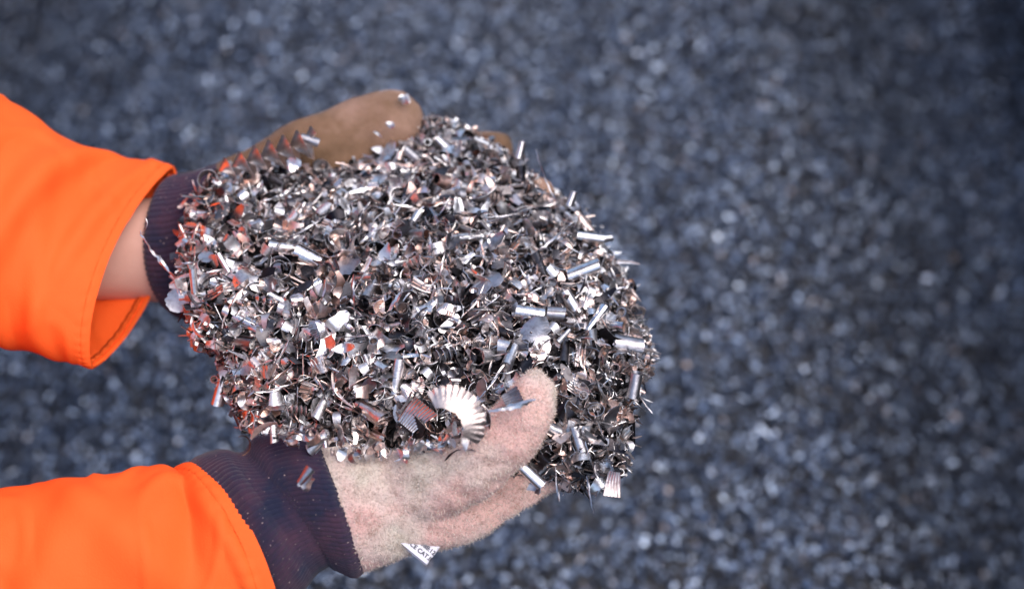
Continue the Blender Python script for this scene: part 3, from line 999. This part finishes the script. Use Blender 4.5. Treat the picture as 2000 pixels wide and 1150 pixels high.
# the rim, where shavings hang over the edge and stick out
NR = 2600
seg = rng.integers(0, len(S), NR); tt = rng.random(NR)
rq = S[seg] * (1 - tt)[:, None] + np.roll(S, -1, 0)[seg] * tt[:, None] + rng.normal(size=(NR, 2)) * 7
rp_ = np.array([P(x, y, HD(x, y) + dz) for (x, y), dz in zip(rq, rng.uniform(-0.012, 0.022, NR))])
cen = S.mean(0)
out = np.array([RT * (x - cen[0]) + UP * (cen[1] - y) for x, y in rq]); out /= np.linalg.norm(out, axis=1, keepdims=True)
rn = out * 0.8 - FW * 0.6
V2, F2 = scatter_mesh('h', SMALL, rp_, rand_frames(rn, np.full(NR, 0.8)), rng.uniform(0.4, 1.2, NR), None)
ND = 260
sl = [needle(random.uniform(22, 40) * SM, random.uniform(.9, 1.7) * SM, random.uniform(.5, 2.5), random.uniform(-.12, .12), 200 + i, 9) for i in range(8)]
dp_, dn_, dq_ = sample_heap(ND)
Rn = rand_frames(dn_, np.full(ND, 0.45))
V3, F3 = scatter_mesh('h', sl, dp_ + dn_ * 0.003, Rn, rng.uniform(0.6, 1.2, ND), None)
seg = rng.integers(0, len(S), 50); tt = rng.random(50)
eq = S[seg] * (1 - tt)[:, None] + np.roll(S, -1, 0)[seg] * tt[:, None]
ep = np.array([P(x, y, HD(x, y)) for x, y in eq])
eo = np.array([RT * (x - cen[0]) + UP * (cen[1] - y) for x, y in eq]); eo /= np.linalg.norm(eo, axis=1, keepdims=True)
Re = rand_frames(eo, np.full(50, 0.9))[:, :, [2, 0, 1]]     # standing outwards
V4, F4 = scatter_mesh('h', sl, ep, Re, rng.uniform(0.4, 0.9, 50), None)
lip = np.array([(478, 838, 1.030), (540, 846, 1.012), (600, 852, 1.008), (660, 872, 1.012), (720, 884, 1.018), (790, 884, 1.014), (850, 876, 1.008), (900, 858, 1.004), (945, 825, 1.002)])
NL = 150
li = rng.random(NL) * (len(lip) - 1)
l0 = li.astype(int); lf = (li - l0)[:, None]
lq = lip[l0] * (1 - lf) + lip[np.minimum(l0 + 1, len(lip) - 1)] * lf
lpos = np.array([P(x + rng.normal() * 9, y - 5 + rng.normal() * 9, d + rng.uniform(-.004, .016)) for x, y, d in lq])
V5, F5 = scatter_mesh('h', SMALL, lpos, rand_frames(np.tile(-FW + UP * .4, (NL, 1)), np.full(NL, 0.9)), rng.uniform(0.45, 1.35, NL), None)
parts_, F_ = [V2, V3, V4, V5], []
o5 = 0
for v_, f_ in zip(parts_, [F2, F3, F4, F5]):
    F_.append(f_ + o5); o5 += len(v_)
V2, F2 = np.vstack(parts_), np.vstack(F_)
nb = len(HV)
o_ = len(HV) + len(V1)
core_m, cnt, cb = new_mat('dark heap core')
cb.inputs['Base Color'].default_value = (0.045, 0.038, 0.04, 1)  # near-black core paints the shade seen through gaps between shavings
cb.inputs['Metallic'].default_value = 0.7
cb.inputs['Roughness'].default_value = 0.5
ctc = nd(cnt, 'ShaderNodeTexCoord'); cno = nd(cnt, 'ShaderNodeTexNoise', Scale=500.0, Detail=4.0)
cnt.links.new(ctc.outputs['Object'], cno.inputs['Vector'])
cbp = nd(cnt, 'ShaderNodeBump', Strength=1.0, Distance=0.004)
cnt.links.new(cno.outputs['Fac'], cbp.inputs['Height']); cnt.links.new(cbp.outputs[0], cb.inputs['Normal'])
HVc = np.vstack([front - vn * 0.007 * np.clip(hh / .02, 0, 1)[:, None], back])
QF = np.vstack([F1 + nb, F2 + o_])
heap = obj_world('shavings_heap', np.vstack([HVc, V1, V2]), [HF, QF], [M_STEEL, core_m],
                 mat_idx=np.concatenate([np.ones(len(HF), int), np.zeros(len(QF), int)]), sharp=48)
tag(heap, 'silvery heap of small metal shavings and crumbs held in the two gloves', 'metal shavings', kind='stuff')


def heap_at(px, py, lift=0.0):
    """Point of the heap's top under that place, and its normal."""
    i = np.argmin(((pv - (px, py)) ** 2).sum(1))
    d = HD(px, py) - heap_h(np.array([[px, py]], float))[0]
    n = vn[i]
    p = P(px, py, d)
    p = p - FW * lump(p)
    return p + n * lift, n


# ------------------------------------------------------------------ shavings that can be told apart
def solid(name, VF, mat, sharp=40):
    V, F = VF
    me = mesh_np(name, V, F, mat, sharp=sharp)
    return me


def frame_from(xdir, normal):
    x = np.asarray(xdir, float); x /= np.linalg.norm(x)
    z = normal - x * (normal @ x); z /= np.linalg.norm(z)
    y = np.cross(z, x)
    M = Matrix.Identity(4)
    for i in range(3):
        M[i][0], M[i][1], M[i][2] = x[i], y[i], z[i]
    return M


GROUP = 'metal shavings lying on the heap'
n_named = 0


def put(name, VF, p, xdir, normal, label, cat, mat=None, group=GROUP, roll=0.0):
    global n_named
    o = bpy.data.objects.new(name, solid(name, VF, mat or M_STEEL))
    M = frame_from(xdir, normal) @ Matrix.Rotation(roll, 4, 'X')
    M.translation = Vector(p)
    o.matrix_world = M
    link(o)
    tag(o, label, cat, group)
    n_named += 1
    return o


def dirpx(x0, y0, x1, y1, dz=0.0):
    """Direction in the place that runs from one spot to the other on the view, dz: away from the camera."""
    v = RT * (x1 - x0) + UP * (y0 - y1)
    return v / np.linalg.norm(v) + FW * dz


def mm(pix):
    return pix / 2000 * SENS * 1.09


TAKEN = []


def on_heap(name, VF, x0, y0, x1, y1, label, cat, mat=None, lift=.004, roll=0.0):
    """x0,y0 - x1,y1: the two ends of the piece."""
    cx, cy = (x0 + x1) / 2, (y0 + y1) / 2
    p, n = heap_at(cx, cy, lift * .55)
    TAKEN.append((cx, cy))
    return put(name, VF, p, dirpx(x0, y0, x1, y1), n, label, cat, mat, roll=roll)


CS, CT, CC, CF = 'metal splinter', 'rolled shaving', 'curled shaving', 'flat shaving'
# at the left edge
a0, b0 = P(272, 452, 1.11), P(358, 568, 1.125)
put('metal_splinter', needle(np.linalg.norm(b0 - a0), .0030, 2.6, .02, 3, 22), (a0 + b0) / 2, b0 - a0, -FW, 'long twisted splinter sticking out leftwards in front of the far wrist', CS, M_BRIGHT)
put('wire_wisp', needle(mm(32), .0009, 1, .2, 5, 10), P(284, 442, 1.11), dirpx(276, 460, 286, 428), -FW, 'short hooked wire wisp at the tip of the long splinter', 'metal wisp', M_DULL)
put('rolled_shaving', tube(.0032, 1.4, mm(54), 0, 24), P(375, 576, 1.112), dirpx(346, 578, 402, 574), -FW, 'thin roll of metal ending in a round disc at the left edge', CT, M_BRIGHT)
put('round_disc', disc(mm(24), 2, 13, 9), P(347, 587, 1.110), dirpx(338, 575, 345, 610), -FW * .85 + UP * .4 + RT * -.1, 'oval disc at the left end of a thin roll', 'metal disc', M_DULL)
put('wavy_strip', sheet(mm(70), mm(22), .5, 4, 16, 9), P(395, 600, 1.115), dirpx(360, 590, 425, 606), -FW, 'wavy layered strip just below the roll with the disc', CF, M_DULL)
put('ring_curl', curl(mm(24), 4.6, mm(17), .02, 0, .2, 26, 4), P(397, 668, 1.115), dirpx(375, 670, 420, 668), UP * .9 - FW * .45, 'large ring curl glowing orange at the lower left edge', CC, M_BRIGHT)
put('rolled_shaving', tube(.0038, 1.3, mm(52), .05, 24), P(431, 765, 1.085), dirpx(438, 738, 424, 792), -FW, 'short roll hanging upright at the lower left corner', CT, M_BRIGHT)
on_heap('curved_flake', flake(mm(48), mm(34), .5, 3, 12, 6), 440, 730, 470, 700, 'cupped pinkish flake above the hanging roll', CF, M_BRIGHT)
# coil along the far thumb
a0, b0 = P(436, 335, 1.185), P(612, 278, 1.195)
put('coil_shaving', screw(np.linalg.norm(b0 - a0), mm(24), 6.2, mm(42), 120, .3), (a0 + b0) / 2, b0 - a0, -FW, 'long screw shaped coil lying along the far thumb', 'coiled shaving', M_BRIGHT)
put('rolled_shaving', tube(.0030, 1.3, mm(40), .05, 22), P(605, 273, 1.19), dirpx(588, 268, 628, 281), -FW, 'short roll at the free end of the screw shaped coil', CT, M_DULL)
put('ring_curl', curl(mm(20), 5.2, mm(22), .02, 0, .2, 24, 4), P(405, 352, 1.175), dirpx(385, 352, 425, 352), -FW + UP * .3, 'dark ring curl beside the far knit cuff', CC, M_DULL)
put('flat_flake', flake(mm(32), mm(30), .2, 8, 10, 6), P(573, 322, 1.185), dirpx(565, 335, 585, 308), -FW, 'pale square flake leaning on the far thumb below the coil', CF, M_BRIGHT)
# on the far thumb
for (x, y, l, w, lab) in [c_ for c_ in [(790, 195, 26, 20, 'bright chip stuck on the tip of the far thumb'), (762, 244, 20, 14, 'small bright chip on the far thumb below its tip'),
                          (776, 222, 12, 9, 'tiny dark chip between the two bright chips on the far thumb'), (670, 256, 12, 6, 'tiny pale chip on the middle of the far thumb'),
                          (738, 262, 22, 4, 'thin pale sliver across the far thumb'), (708, 272, 9, 7, 'tiny grey crumb on the far thumb near the heap')] if c_[0] not in (776, 708, 670)]:
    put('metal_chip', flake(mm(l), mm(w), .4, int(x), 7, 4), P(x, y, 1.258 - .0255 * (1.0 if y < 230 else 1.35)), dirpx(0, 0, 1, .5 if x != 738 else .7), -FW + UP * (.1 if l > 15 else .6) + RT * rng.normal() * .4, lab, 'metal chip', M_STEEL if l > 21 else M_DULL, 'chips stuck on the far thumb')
# on and over the near glove
cr = crimp(mm(49), 2.6, mm(50), 60, 9, .0008, 4, .16, .25, -1.7, -1)
put('toothed_curl', cr, P(900, 803, .970), dirpx(0, 0, .86, .5), RT * -.22 - FW * .85 + UP * .16, 'large arched curl with a toothed edge lying on the near glove', CC, M_PEACH)
on_heap('broad_band', curl(mm(40), 2.2, mm(44), 0, 0, .1, 20, 5), 835, 775, 920, 770, 'broad smooth band curling above the toothed arch', CC, M_BRIGHT, .012)
a0, b0 = P(952, 803, .992), P(1047, 783, .988)
put('metal_splinter', needle(np.linalg.norm(b0 - a0), .0036, .9, .02, 9, 16), (a0 + b0) / 2, b0 - a0, -FW, 'twisted coppery splinter lying across the near thumb', CS, M_BRIGHT)
put('pointed_strip', flake(mm(62), mm(16), .5, 12, 12, 4, .95), P(912, 846, .986), dirpx(918, 822, 910, 868), -FW + RT * .3, 'pointed orange strip hanging under the toothed arch', CF, M_BRIGHT)
on_heap('fluted_strip', fluted(mm(60), mm(48), 3, 14, 17, .8), 795, 825, 835, 780, 'fan folded fluted strip left of the toothed arch', CF, M_BRIGHT, .010)
put('fluted_strip', fluted(mm(34), mm(26), 6, 10, 11, .6), P(1000, 775, 1.0), dirpx(990, 782, 1015, 770), -FW, 'small grey shaving resting against the near thumb tip', CF, M_DULL)
cx = put('crumpled_shaving', sheet(mm(56), mm(26), 1.9, 9, 16, 7), P(600, 945, .985), dirpx(575, 925, 630, 955), -FW, 'crumpled dark shaving caught on the near knit cuff', CF, M_DULL)
put('folded_shaving', tube(.0027, .8, mm(34), .3, 16), P(596, 930, .983), dirpx(580, 940, 602, 912), -FW, 'small open roll on top of the crumpled shaving on the cuff', CT, M_DULL)
put('wire_ring', wire_ring(mm(13), 5.2, mm(4)), P(574, 858, 1.0), dirpx(0, 0, 1, 0), -FW + UP * .6 + RT * .3, 'thin copper coloured ring hanging over the near knit cuff', 'metal ring', M_RUST)
put('wire_ring', wire_ring(mm(17), 3.4, mm(3), .0022), P(481, 866, 1.014), dirpx(0, 0, .3, 1), -FW + RT * .8, 'fine dark loop of wire at the left end of the near cuff', 'metal ring', M_RUST)
on_heap('ring_curl', curl(mm(25), 5.4, mm(26), .01, 0, .1, 26, 4), 670, 840, 720, 840, 'open ring at the lower edge above the near palm', CC, M_DULL, .008)
on_heap('curved_band', curl(mm(44), 2.4, mm(28), 0, 0, .3, 20, 4), 640, 860, 730, 868, 'long orange tinted band curving along the glove edge', CC, M_BRIGHT, .006)
on_heap('curved_flake', flake(mm(64), mm(36), .4, 21, 12, 6), 472, 825, 535, 812, 'pointed orange flake at the bottom left above the near cuff', CF, M_BRIGHT, .006)
on_heap('rolled_shaving', tube(.0036, 1.3, mm(66), 0, 24), 782, 715, 775, 765, 'white upright roll above the fluted strip', CT, M_BRIGHT, .010)
# in the middle of the heap
on_heap('rolled_shaving', tube(.0062, 1.2, mm(56), -.12, 26), 572, 494, 622, 518, 'wide bright roll in the left middle of the heap', CT, M_BRIGHT, .009)
on_heap('folded_band', sheet(mm(46), mm(36), 1.8, 3, 14, 5), 582, 486, 616, 478, 'short upright double band above the wide bright roll', CF, M_BRIGHT, .010)
on_heap('folded_sheet', sheet(mm(62), mm(50), 1.5, 6, 16, 7), 455, 480, 505, 455, 'large bright torn sheet beside the far cuff', CF, M_BRIGHT, .010)
on_heap('spiral_curl', curl(mm(15), 8.2, mm(30), .10, 0, .2, 40, 4), 530, 535, 570, 520, 'dark spiral with its open end up in the left middle', CC, M_DULL, .009)
on_heap('curved_flake', flake(mm(74), mm(40), .45, 31, 12, 6), 480, 545, 545, 560, 'broad dark cupped flake left of the dark spiral', CF, M_DULL, .007)
on_heap('curved_flake', flake(mm(66), mm(38), .3, 33, 12, 6), 640, 530, 702, 520, 'dark half moon flake under a long splinter', CF, M_DULL, .008)
on_heap('ring_curl', curl(mm(22), 4.4, mm(22), 0, 0, .2, 24, 4), 640, 470, 685, 475, 'open ring curl right of the double band', CC, M_BRIGHT, .009)
on_heap('metal_splinter', needle(mm(130), mm(6), 1.2, .05, 14, 20), 660, 515, 770, 438, 'long straight splinter rising to the right over the half moon flake', CS, M_BRIGHT, .011)
on_heap('metal_splinter', needle(mm(110), mm(6), 1.6, .04, 17, 18), 688, 548, 697, 655, 'long brown splinter pointing down the middle of the heap', CS, M_DULL, .013)
on_heap('metal_splinter', needle(mm(90), mm(9), .8, .03, 18, 16), 735, 645, 785, 566, 'broad blade shaped splinter right of the brown splinter', CS, M_BRIGHT, .010)
on_heap('metal_splinter', needle(mm(84), mm(6), 1, .14, 19, 16), 533, 328, 508, 402, 'pale bent splinter below the far thumb coil', CS, M_BRIGHT, .010)
on_heap('flat_flake', flake(mm(62), mm(52), .05, 35, 10, 6, .5), 925, 575, 975, 550, 'dull grey five sided plate in the right middle', CF, M_DULL, .011)
on_heap('folded_sheet', sheet(mm(78), mm(44), 1.7, 11, 16, 7), 868, 622, 912, 672, 'large bright folded sheet sloping down below the grey plate', CF, M_BRIGHT, .012)
on_heap('flat_flake', flake(mm(76), mm(54), .2, 38, 12, 6, .6), 1048, 630, 1050, 700, 'large dark violet plate right of the folded sheet', CF, M_DULL, .010)
on_heap('rolled_shaving', tube(.0048, 1.3, mm(56), 0, 26), 1010, 612, 1062, 620, 'bright level roll above the dark violet plate', CT, M_BRIGHT, .012)
on_heap('rolled_shaving', tube(.0044, 1.3, mm(36), 0, 24), 1060, 618, 1098, 620, 'coppery roll end to end with the bright level roll', CT, M_DULL, .011)
on_heap('rolled_shaving', tube(.0050, 1.3, mm(68), 0, 26), 1104, 552, 1166, 528, 'bright roll sloping upwards near the right edge', CT, M_BRIGHT, .012)
on_heap('rolled_shaving', tube(.0038, 1.3, mm(50), 0, 24), 1100, 578, 1122, 614, 'coppery roll standing steeply below the sloping bright roll', CT, M_BRIGHT, .012)
on_heap('metal_splinter', needle(mm(110), mm(8), .5, .02, 23, 16), 1030, 515, 1112, 446, 'silver splinter rising to the right at the upper right', CS, M_BRIGHT, .012)
on_heap('flat_flake', flake(mm(68), mm(34), .1, 39, 12, 6, .4), 938, 508, 985, 472, 'pinkish oblong plate left of the silver splinter', CF, M_DULL, .011)
on_heap('round_disc', disc(mm(19), 6, 12, 9), 724, 356, 762, 354, 'pale lens shaped disc near the top middle', 'metal disc', M_BRIGHT, .008)
on_heap('folded_sheet', flake(mm(60), mm(34), .2, 43, 12, 6, .4), 742, 330, 772, 288, 'pink rectangular flake standing by the far thumb', CF, M_BRIGHT, .010)
on_heap('ring_curl', curl(mm(20), 5.3, mm(20), 0, 0, .1, 24, 4), 625, 355, 665, 352, 'dark open ring below the far thumb', CC, M_DULL, .006)
on_heap('rolled_shaving', tube(.0034, 1.3, mm(46), 0, 22), 852, 276, 880, 302, 'bright roll slanting down at the top of the heap', CT, M_BRIGHT, .008)
on_heap('ring_curl', curl(mm(24), 3.2, mm(30), 0, 0, .2, 22, 4), 928, 315, 970, 310, 'arched bright band near the top right', CC, M_BRIGHT, .008)
on_heap('metal_splinter', needle(mm(62), mm(3.5), 1, .1, 25, 14), 845, 455, 895, 385, 'thin splinter leaning right in the upper middle', CS, M_BRIGHT, .012)
on_heap('metal_splinter', needle(mm(80), mm(7), .7, .03, 26, 14), 1010, 422, 1092, 402, 'pale level splinter at the upper right edge', CS, M_BRIGHT, .008)
a0, b0 = P(1044, 292, 1.19), P(1086, 396, 1.17)
put('metal_splinter', needle(np.linalg.norm(b0 - a0), mm(5), 1.1, .03, 27, 16), (a0 + b0) / 2, b0 - a0, -FW, 'long splinter standing free above the upper right edge', CS, M_DULL)
put('rolled_shaving', tube(.0026, 1.2, mm(36), .1, 18), P(1018, 293, 1.19), dirpx(1020, 278, 1012, 312), -FW, 'small orange tipped roll standing at the top right edge', CT, M_BRIGHT)
put('rolled_shaving', tube(.0026, 1.2, mm(30), .1, 18), P(1118, 388, 1.165), dirpx(1122, 375, 1112, 402), -FW, 'tiny pinkish roll standing at the right shoulder of the heap', CT, M_BRIGHT)
# right edge and the spill over the fingers
put('metal_splinter', needle(mm(80), mm(7), .6, .03, 28, 14), P(1185, 570, 1.125), dirpx(1140, 578, 1218, 562), -FW, 'level silver splinter poking out of the right edge', CS, M_BRIGHT)
put('metal_splinter', needle(mm(60), mm(6), .6, .03, 29, 14), P(1265, 680, 1.105), dirpx(1240, 662, 1290, 694), -FW, 'splinter poking out at the far right point of the heap', CS, M_DULL)
put('metal_splinter', needle(mm(42), mm(4), .6, .03, 30, 12), P(1261, 790, 1.075), dirpx(1250, 775, 1272, 804), -FW, 'small splinter poking out below the far right point', CS, M_DULL)
put('rolled_shaving', tube(.0060, 1.3, mm(58), 0, 24), P(1225, 672, 1.10), dirpx(1200, 668, 1255, 678), -FW, 'wide dull roll at the right point of the heap', CT, M_DULL)
put('rolled_shaving', tube(.0040, 1.4, mm(48), 0, 22), P(1240, 752, 1.08), dirpx(1244, 730, 1236, 775), -FW, 'upright roll on the right edge above the spill', CT, M_DULL)
on_heap('fluted_strip', fluted(mm(58), mm(40), 12, 14, 15, 1.0), 1100, 740, 1150, 775, 'bright fluted strip just right of the near thumb tip', CF, M_BRIGHT, .010)
on_heap('spiral_curl', curl(mm(10), 9.0, mm(24), .11, 0, .1, 44, 4), 1140, 815, 1170, 812, 'tight spiral seen end on right of the near thumb', CC, M_BRIGHT, .010)
on_heap('curved_flake', flake(mm(60), mm(34), .35, 47, 12, 6), 1180, 850, 1190, 805, 'pale upright leaf shaped flake near the right edge of the spill', CF, M_BRIGHT, .010)
on_heap('rolled_shaving', tube(.0036, 1.4, mm(50), 0, 22), 1116, 835, 1128, 870, 'dark upright roll in the middle of the spill', CT, M_DULL, .010)
put('metal_splinter', needle(mm(76), mm(4), .6, .03, 33, 14), P(1155, 900, 1.03), dirpx(1138, 850, 1168, 935), -FW, 'thin pale splinter sloping down across the spill', CS, M_BRIGHT)
put('metal_splinter', needle(mm(64), mm(4), .8, .02, 34, 14), P(1088, 945, 1.032), dirpx(1084, 915, 1090, 975), -FW, 'brown splinter hanging down beside the near fingertips', CS, M_DULL)
put('metal_splinter', needle(mm(70), mm(4), .8, .02, 35, 14), P(1152, 965, 1.03), dirpx(1146, 930, 1157, 998), -FW, 'lowest splinter hanging under the spill', CS, M_DULL)
put('fluted_strip', fluted(mm(46), mm(28), 15, 12, 11, .5), P(1197, 945, 1.03), dirpx(1200, 922, 1194, 970), -FW, 'striped fluted strip hanging at the bottom right corner', CF, M_BRIGHT)
put('toothed_curl', crimp(mm(24), 2.6, mm(40), 36, 5, .0008, 5), P(1207, 895, 1.03), dirpx(1185, 900, 1230, 890), -FW + RT * .3, 'bright toothed curl above the hanging striped strip', CC, M_BRIGHT)
put('rolled_shaving', tube(.0034, 1.3, mm(72), 0, 22), P(1030, 920, 1.022), dirpx(1008, 900, 1056, 945), -FW, 'thin roll between the near thumb and the fingers', CT, M_BRIGHT)
put('folded_sheet', sheet(mm(46), mm(34), 1.6, 17, 14, 6), P(1052, 948, 1.026), dirpx(1030, 935, 1078, 960), -FW, 'crumpled dark shaving on the near fingertips', CF, M_DULL)

# many more, one object each: a first of every shape, then copies of it
PHRASE = {'open_curl': ('open curl', CC), 'rolled_tube': ('rolled tube', CT), 'toothed_curl': ('toothed curl', CC), 'flat_flake': ('flat flake', CF),
          'folded_sheet': ('folded sheet', CF), 'fluted_strip': ('fluted strip', CF), 'splinter': ('splinter', CS), 'round_disc': ('round disc', 'metal disc'), 'coil': ('short coil', 'coiled shaving')}
MARKS = [((400, 430), 'beside the far knit cuff'), ((390, 530), 'near the long twisted splinter'), ((420, 640), 'above the ring glowing orange'),
         ((500, 380), 'under the screw shaped coil'), ((500, 470), 'by the large torn sheet'), ((520, 560), 'around the dark spiral'), ((510, 660), 'between spiral and hanging roll'),
         ((510, 760), 'above the near knit cuff'), ((600, 380), 'below the dark open ring'), ((610, 450), 'above the wide bright roll'), ((630, 590), 'below the wide bright roll'),
         ((620, 690), 'left of the brown splinter'), ((630, 790), 'above the near palm'), ((720, 390), 'below the lens shaped disc'), ((740, 480), 'beside the long rising splinter'),
         ((740, 590), 'by the blade shaped splinter'), ((730, 700), 'left of the white upright roll'), ((730, 810), 'left of the fan folded strip'), ((850, 330), 'below the heap top'),
         ((850, 420), 'by the thin leaning splinter'), ((850, 520), 'left of the five sided plate'), ((820, 620), 'left of the folded sheet'), ((840, 720), 'above the broad smooth band'),
         ((950, 390), 'below the arched bright band'), ((950, 470), 'above the pinkish oblong plate'), ((980, 620), 'left of the bright level roll'), ((970, 710), 'behind the near thumb'),
         ((1060, 480), 'below the silver rising splinter'), ((1040, 560), 'above the bright level roll'), ((1120, 660), 'right of the dark violet plate'), ((1110, 500), 'above the bright sloping roll'),
         ((1170, 620), 'below the level right splinter'), ((1190, 720), 'near the wide dull roll'), ((1100, 790), 'right of the near thumb'), ((1180, 880), 'low on the spill')]
protos = {}
for kname, shapes in KINDS.items():
    protos[kname] = []
    for sidx, VF in enumerate(shapes):
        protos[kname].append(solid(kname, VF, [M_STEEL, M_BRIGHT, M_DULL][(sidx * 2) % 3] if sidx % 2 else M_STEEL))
weights = {'open_curl': .26, 'rolled_tube': .08, 'toothed_curl': .13, 'flat_flake': .14, 'folded_sheet': .17, 'fluted_strip': .09, 'splinter': .09, 'round_disc': .01, 'coil': .03}
kinds = list(weights)
N_MORE = 296 - n_named
cp, cn, cq = sample_heap(9000)
ed = edge_dist(cq)
thumb_axis = np.array([[760, 960], [900, 900], [1000, 850], [1050, 770]])
chosen = []
for i in range(9000):
    if len(chosen) >= N_MORE: break
    if ed[i] < 14: continue
    q = cq[i]
    if min(np.hypot(*(q - t)) for t in thumb_axis) < 62 or (900 < q[0] < 1080 and q[1] > 830): continue
    md = 25 if len(chosen) < 190 else 20
    if any((q[0] - a) ** 2 + (q[1] - b) ** 2 < md * md for a, b in TAKEN): continue
    TAKEN.append((q[0], q[1]))
    chosen.append(i)
firsts = {}
made = []
for i in chosen:
    kname = rng.choice(kinds, p=np.array([weights[k] for k in kinds]))
    sidx = int(rng.integers(0, len(protos[kname])))
    key = (kname, sidx)
    if key in firsts:
        o = firsts[key].copy()
    else:
        o = bpy.data.objects.new('metal_splinter' if kname == 'splinter' else kname, protos[kname][sidx])
        firsts[key] = o
    Rm = rand_frames(cn[i:i + 1], np.array([0.22 if kname in ('splinter', 'flat_flake', 'round_disc') else 0.6]))[0]
    if kname in ('open_curl', 'toothed_curl') and rng.random() < .7:        # on their sides, showing the outer face
        Rm = Rm @ np.array([[1, 0, 0], [0, 0, -1], [0, 1, 0.0]])
    s = float(rng.uniform(.9, 1.35))
    M = Matrix.Identity(4)
    for r_ in range(3):
        for c_ in range(3):
            M[r_][c_] = Rm[r_][c_] * s
    M.translation = Vector(cp[i] + cn[i] * rng.uniform(.0025, .0065))
    o.matrix_world = M
    COL.objects.link(o)
    made.append((o, kname, cq[i], s))
byk = {}
for rec in made:
    z = int(np.argmin([np.hypot(rec[2][0] - m[0][0], rec[2][1] - m[0][1]) for m in MARKS]))
    byk.setdefault((rec[1], z), []).append(rec)
ORD = ['', 'second', 'third', 'fourth', 'fifth', 'sixth', 'seventh', 'eighth']
for (kname, z), recs in byk.items():
    recs.sort(key=lambda r: r[2][0])
    noun, cat = PHRASE[kname]
    for i, (o, _, q, s) in enumerate(recs):
        if len(recs) == 1:
            lab = f'silver {noun} lying {MARKS[z][1]}'
        else:
            w = 'leftmost' if i == 0 else 'rightmost' if i == len(recs) - 1 else ORD[i] + ' from left'
            num = ['', '', 'two', 'three', 'four', 'five', 'six', 'seven', 'eight'][len(recs)]
            if len(recs) == 2:
                w = 'left' if i == 0 else 'right'
            lab = f'{w} of the {num} silver {noun}s lying {MARKS[z][1]}'
        tag(o, lab, cat, GROUP)

# ------------------------------------------------------------------ light
SUN_EL, SUN_AZ = R_(64), R_(100)                # azimuth clockwise from +Y
world = bpy.data.worlds.new('World')
scene.world = world
world.use_nodes = True
wn = world.node_tree
bg = wn.nodes['Background']
sky = wn.nodes.new('ShaderNodeTexSky')
sky.sky_type = 'NISHITA'
sky.sun_disc = False
sky.sun_elevation = SUN_EL
sky.sun_rotation = SUN_AZ
sky.air_density = 1.0
sky.dust_density = 2.5
wn.links.new(sky.outputs[0], bg.inputs['Color'])
bg.inputs['Strength'].default_value = 0.15
sd = bpy.data.lights.new('sun', 'SUN')
sd.energy = 1.25
sd.angle = R_(65)
sd.color = (1.0, 0.97, 0.95)
sun = bpy.data.objects.new('sun', sd)
dv = Vector((math.sin(SUN_AZ) * math.cos(SUN_EL), math.cos(SUN_AZ) * math.cos(SUN_EL), math.sin(SUN_EL)))
sun.rotation_euler = dv.to_track_quat('Z', 'Y').to_euler()
sun.location = (0, 0, 6)
COL.objects.link(sun)

vs = scene.view_settings
vs.view_transform = 'Standard'
vs.look = 'None'
vs.exposure = 0.74
vs.gamma = 1.0
vs.use_curve_mapping = False
scene.render.engine = 'CYCLES'
scene.cycles.use_denoising = True
scene.cycles.max_bounces = 8
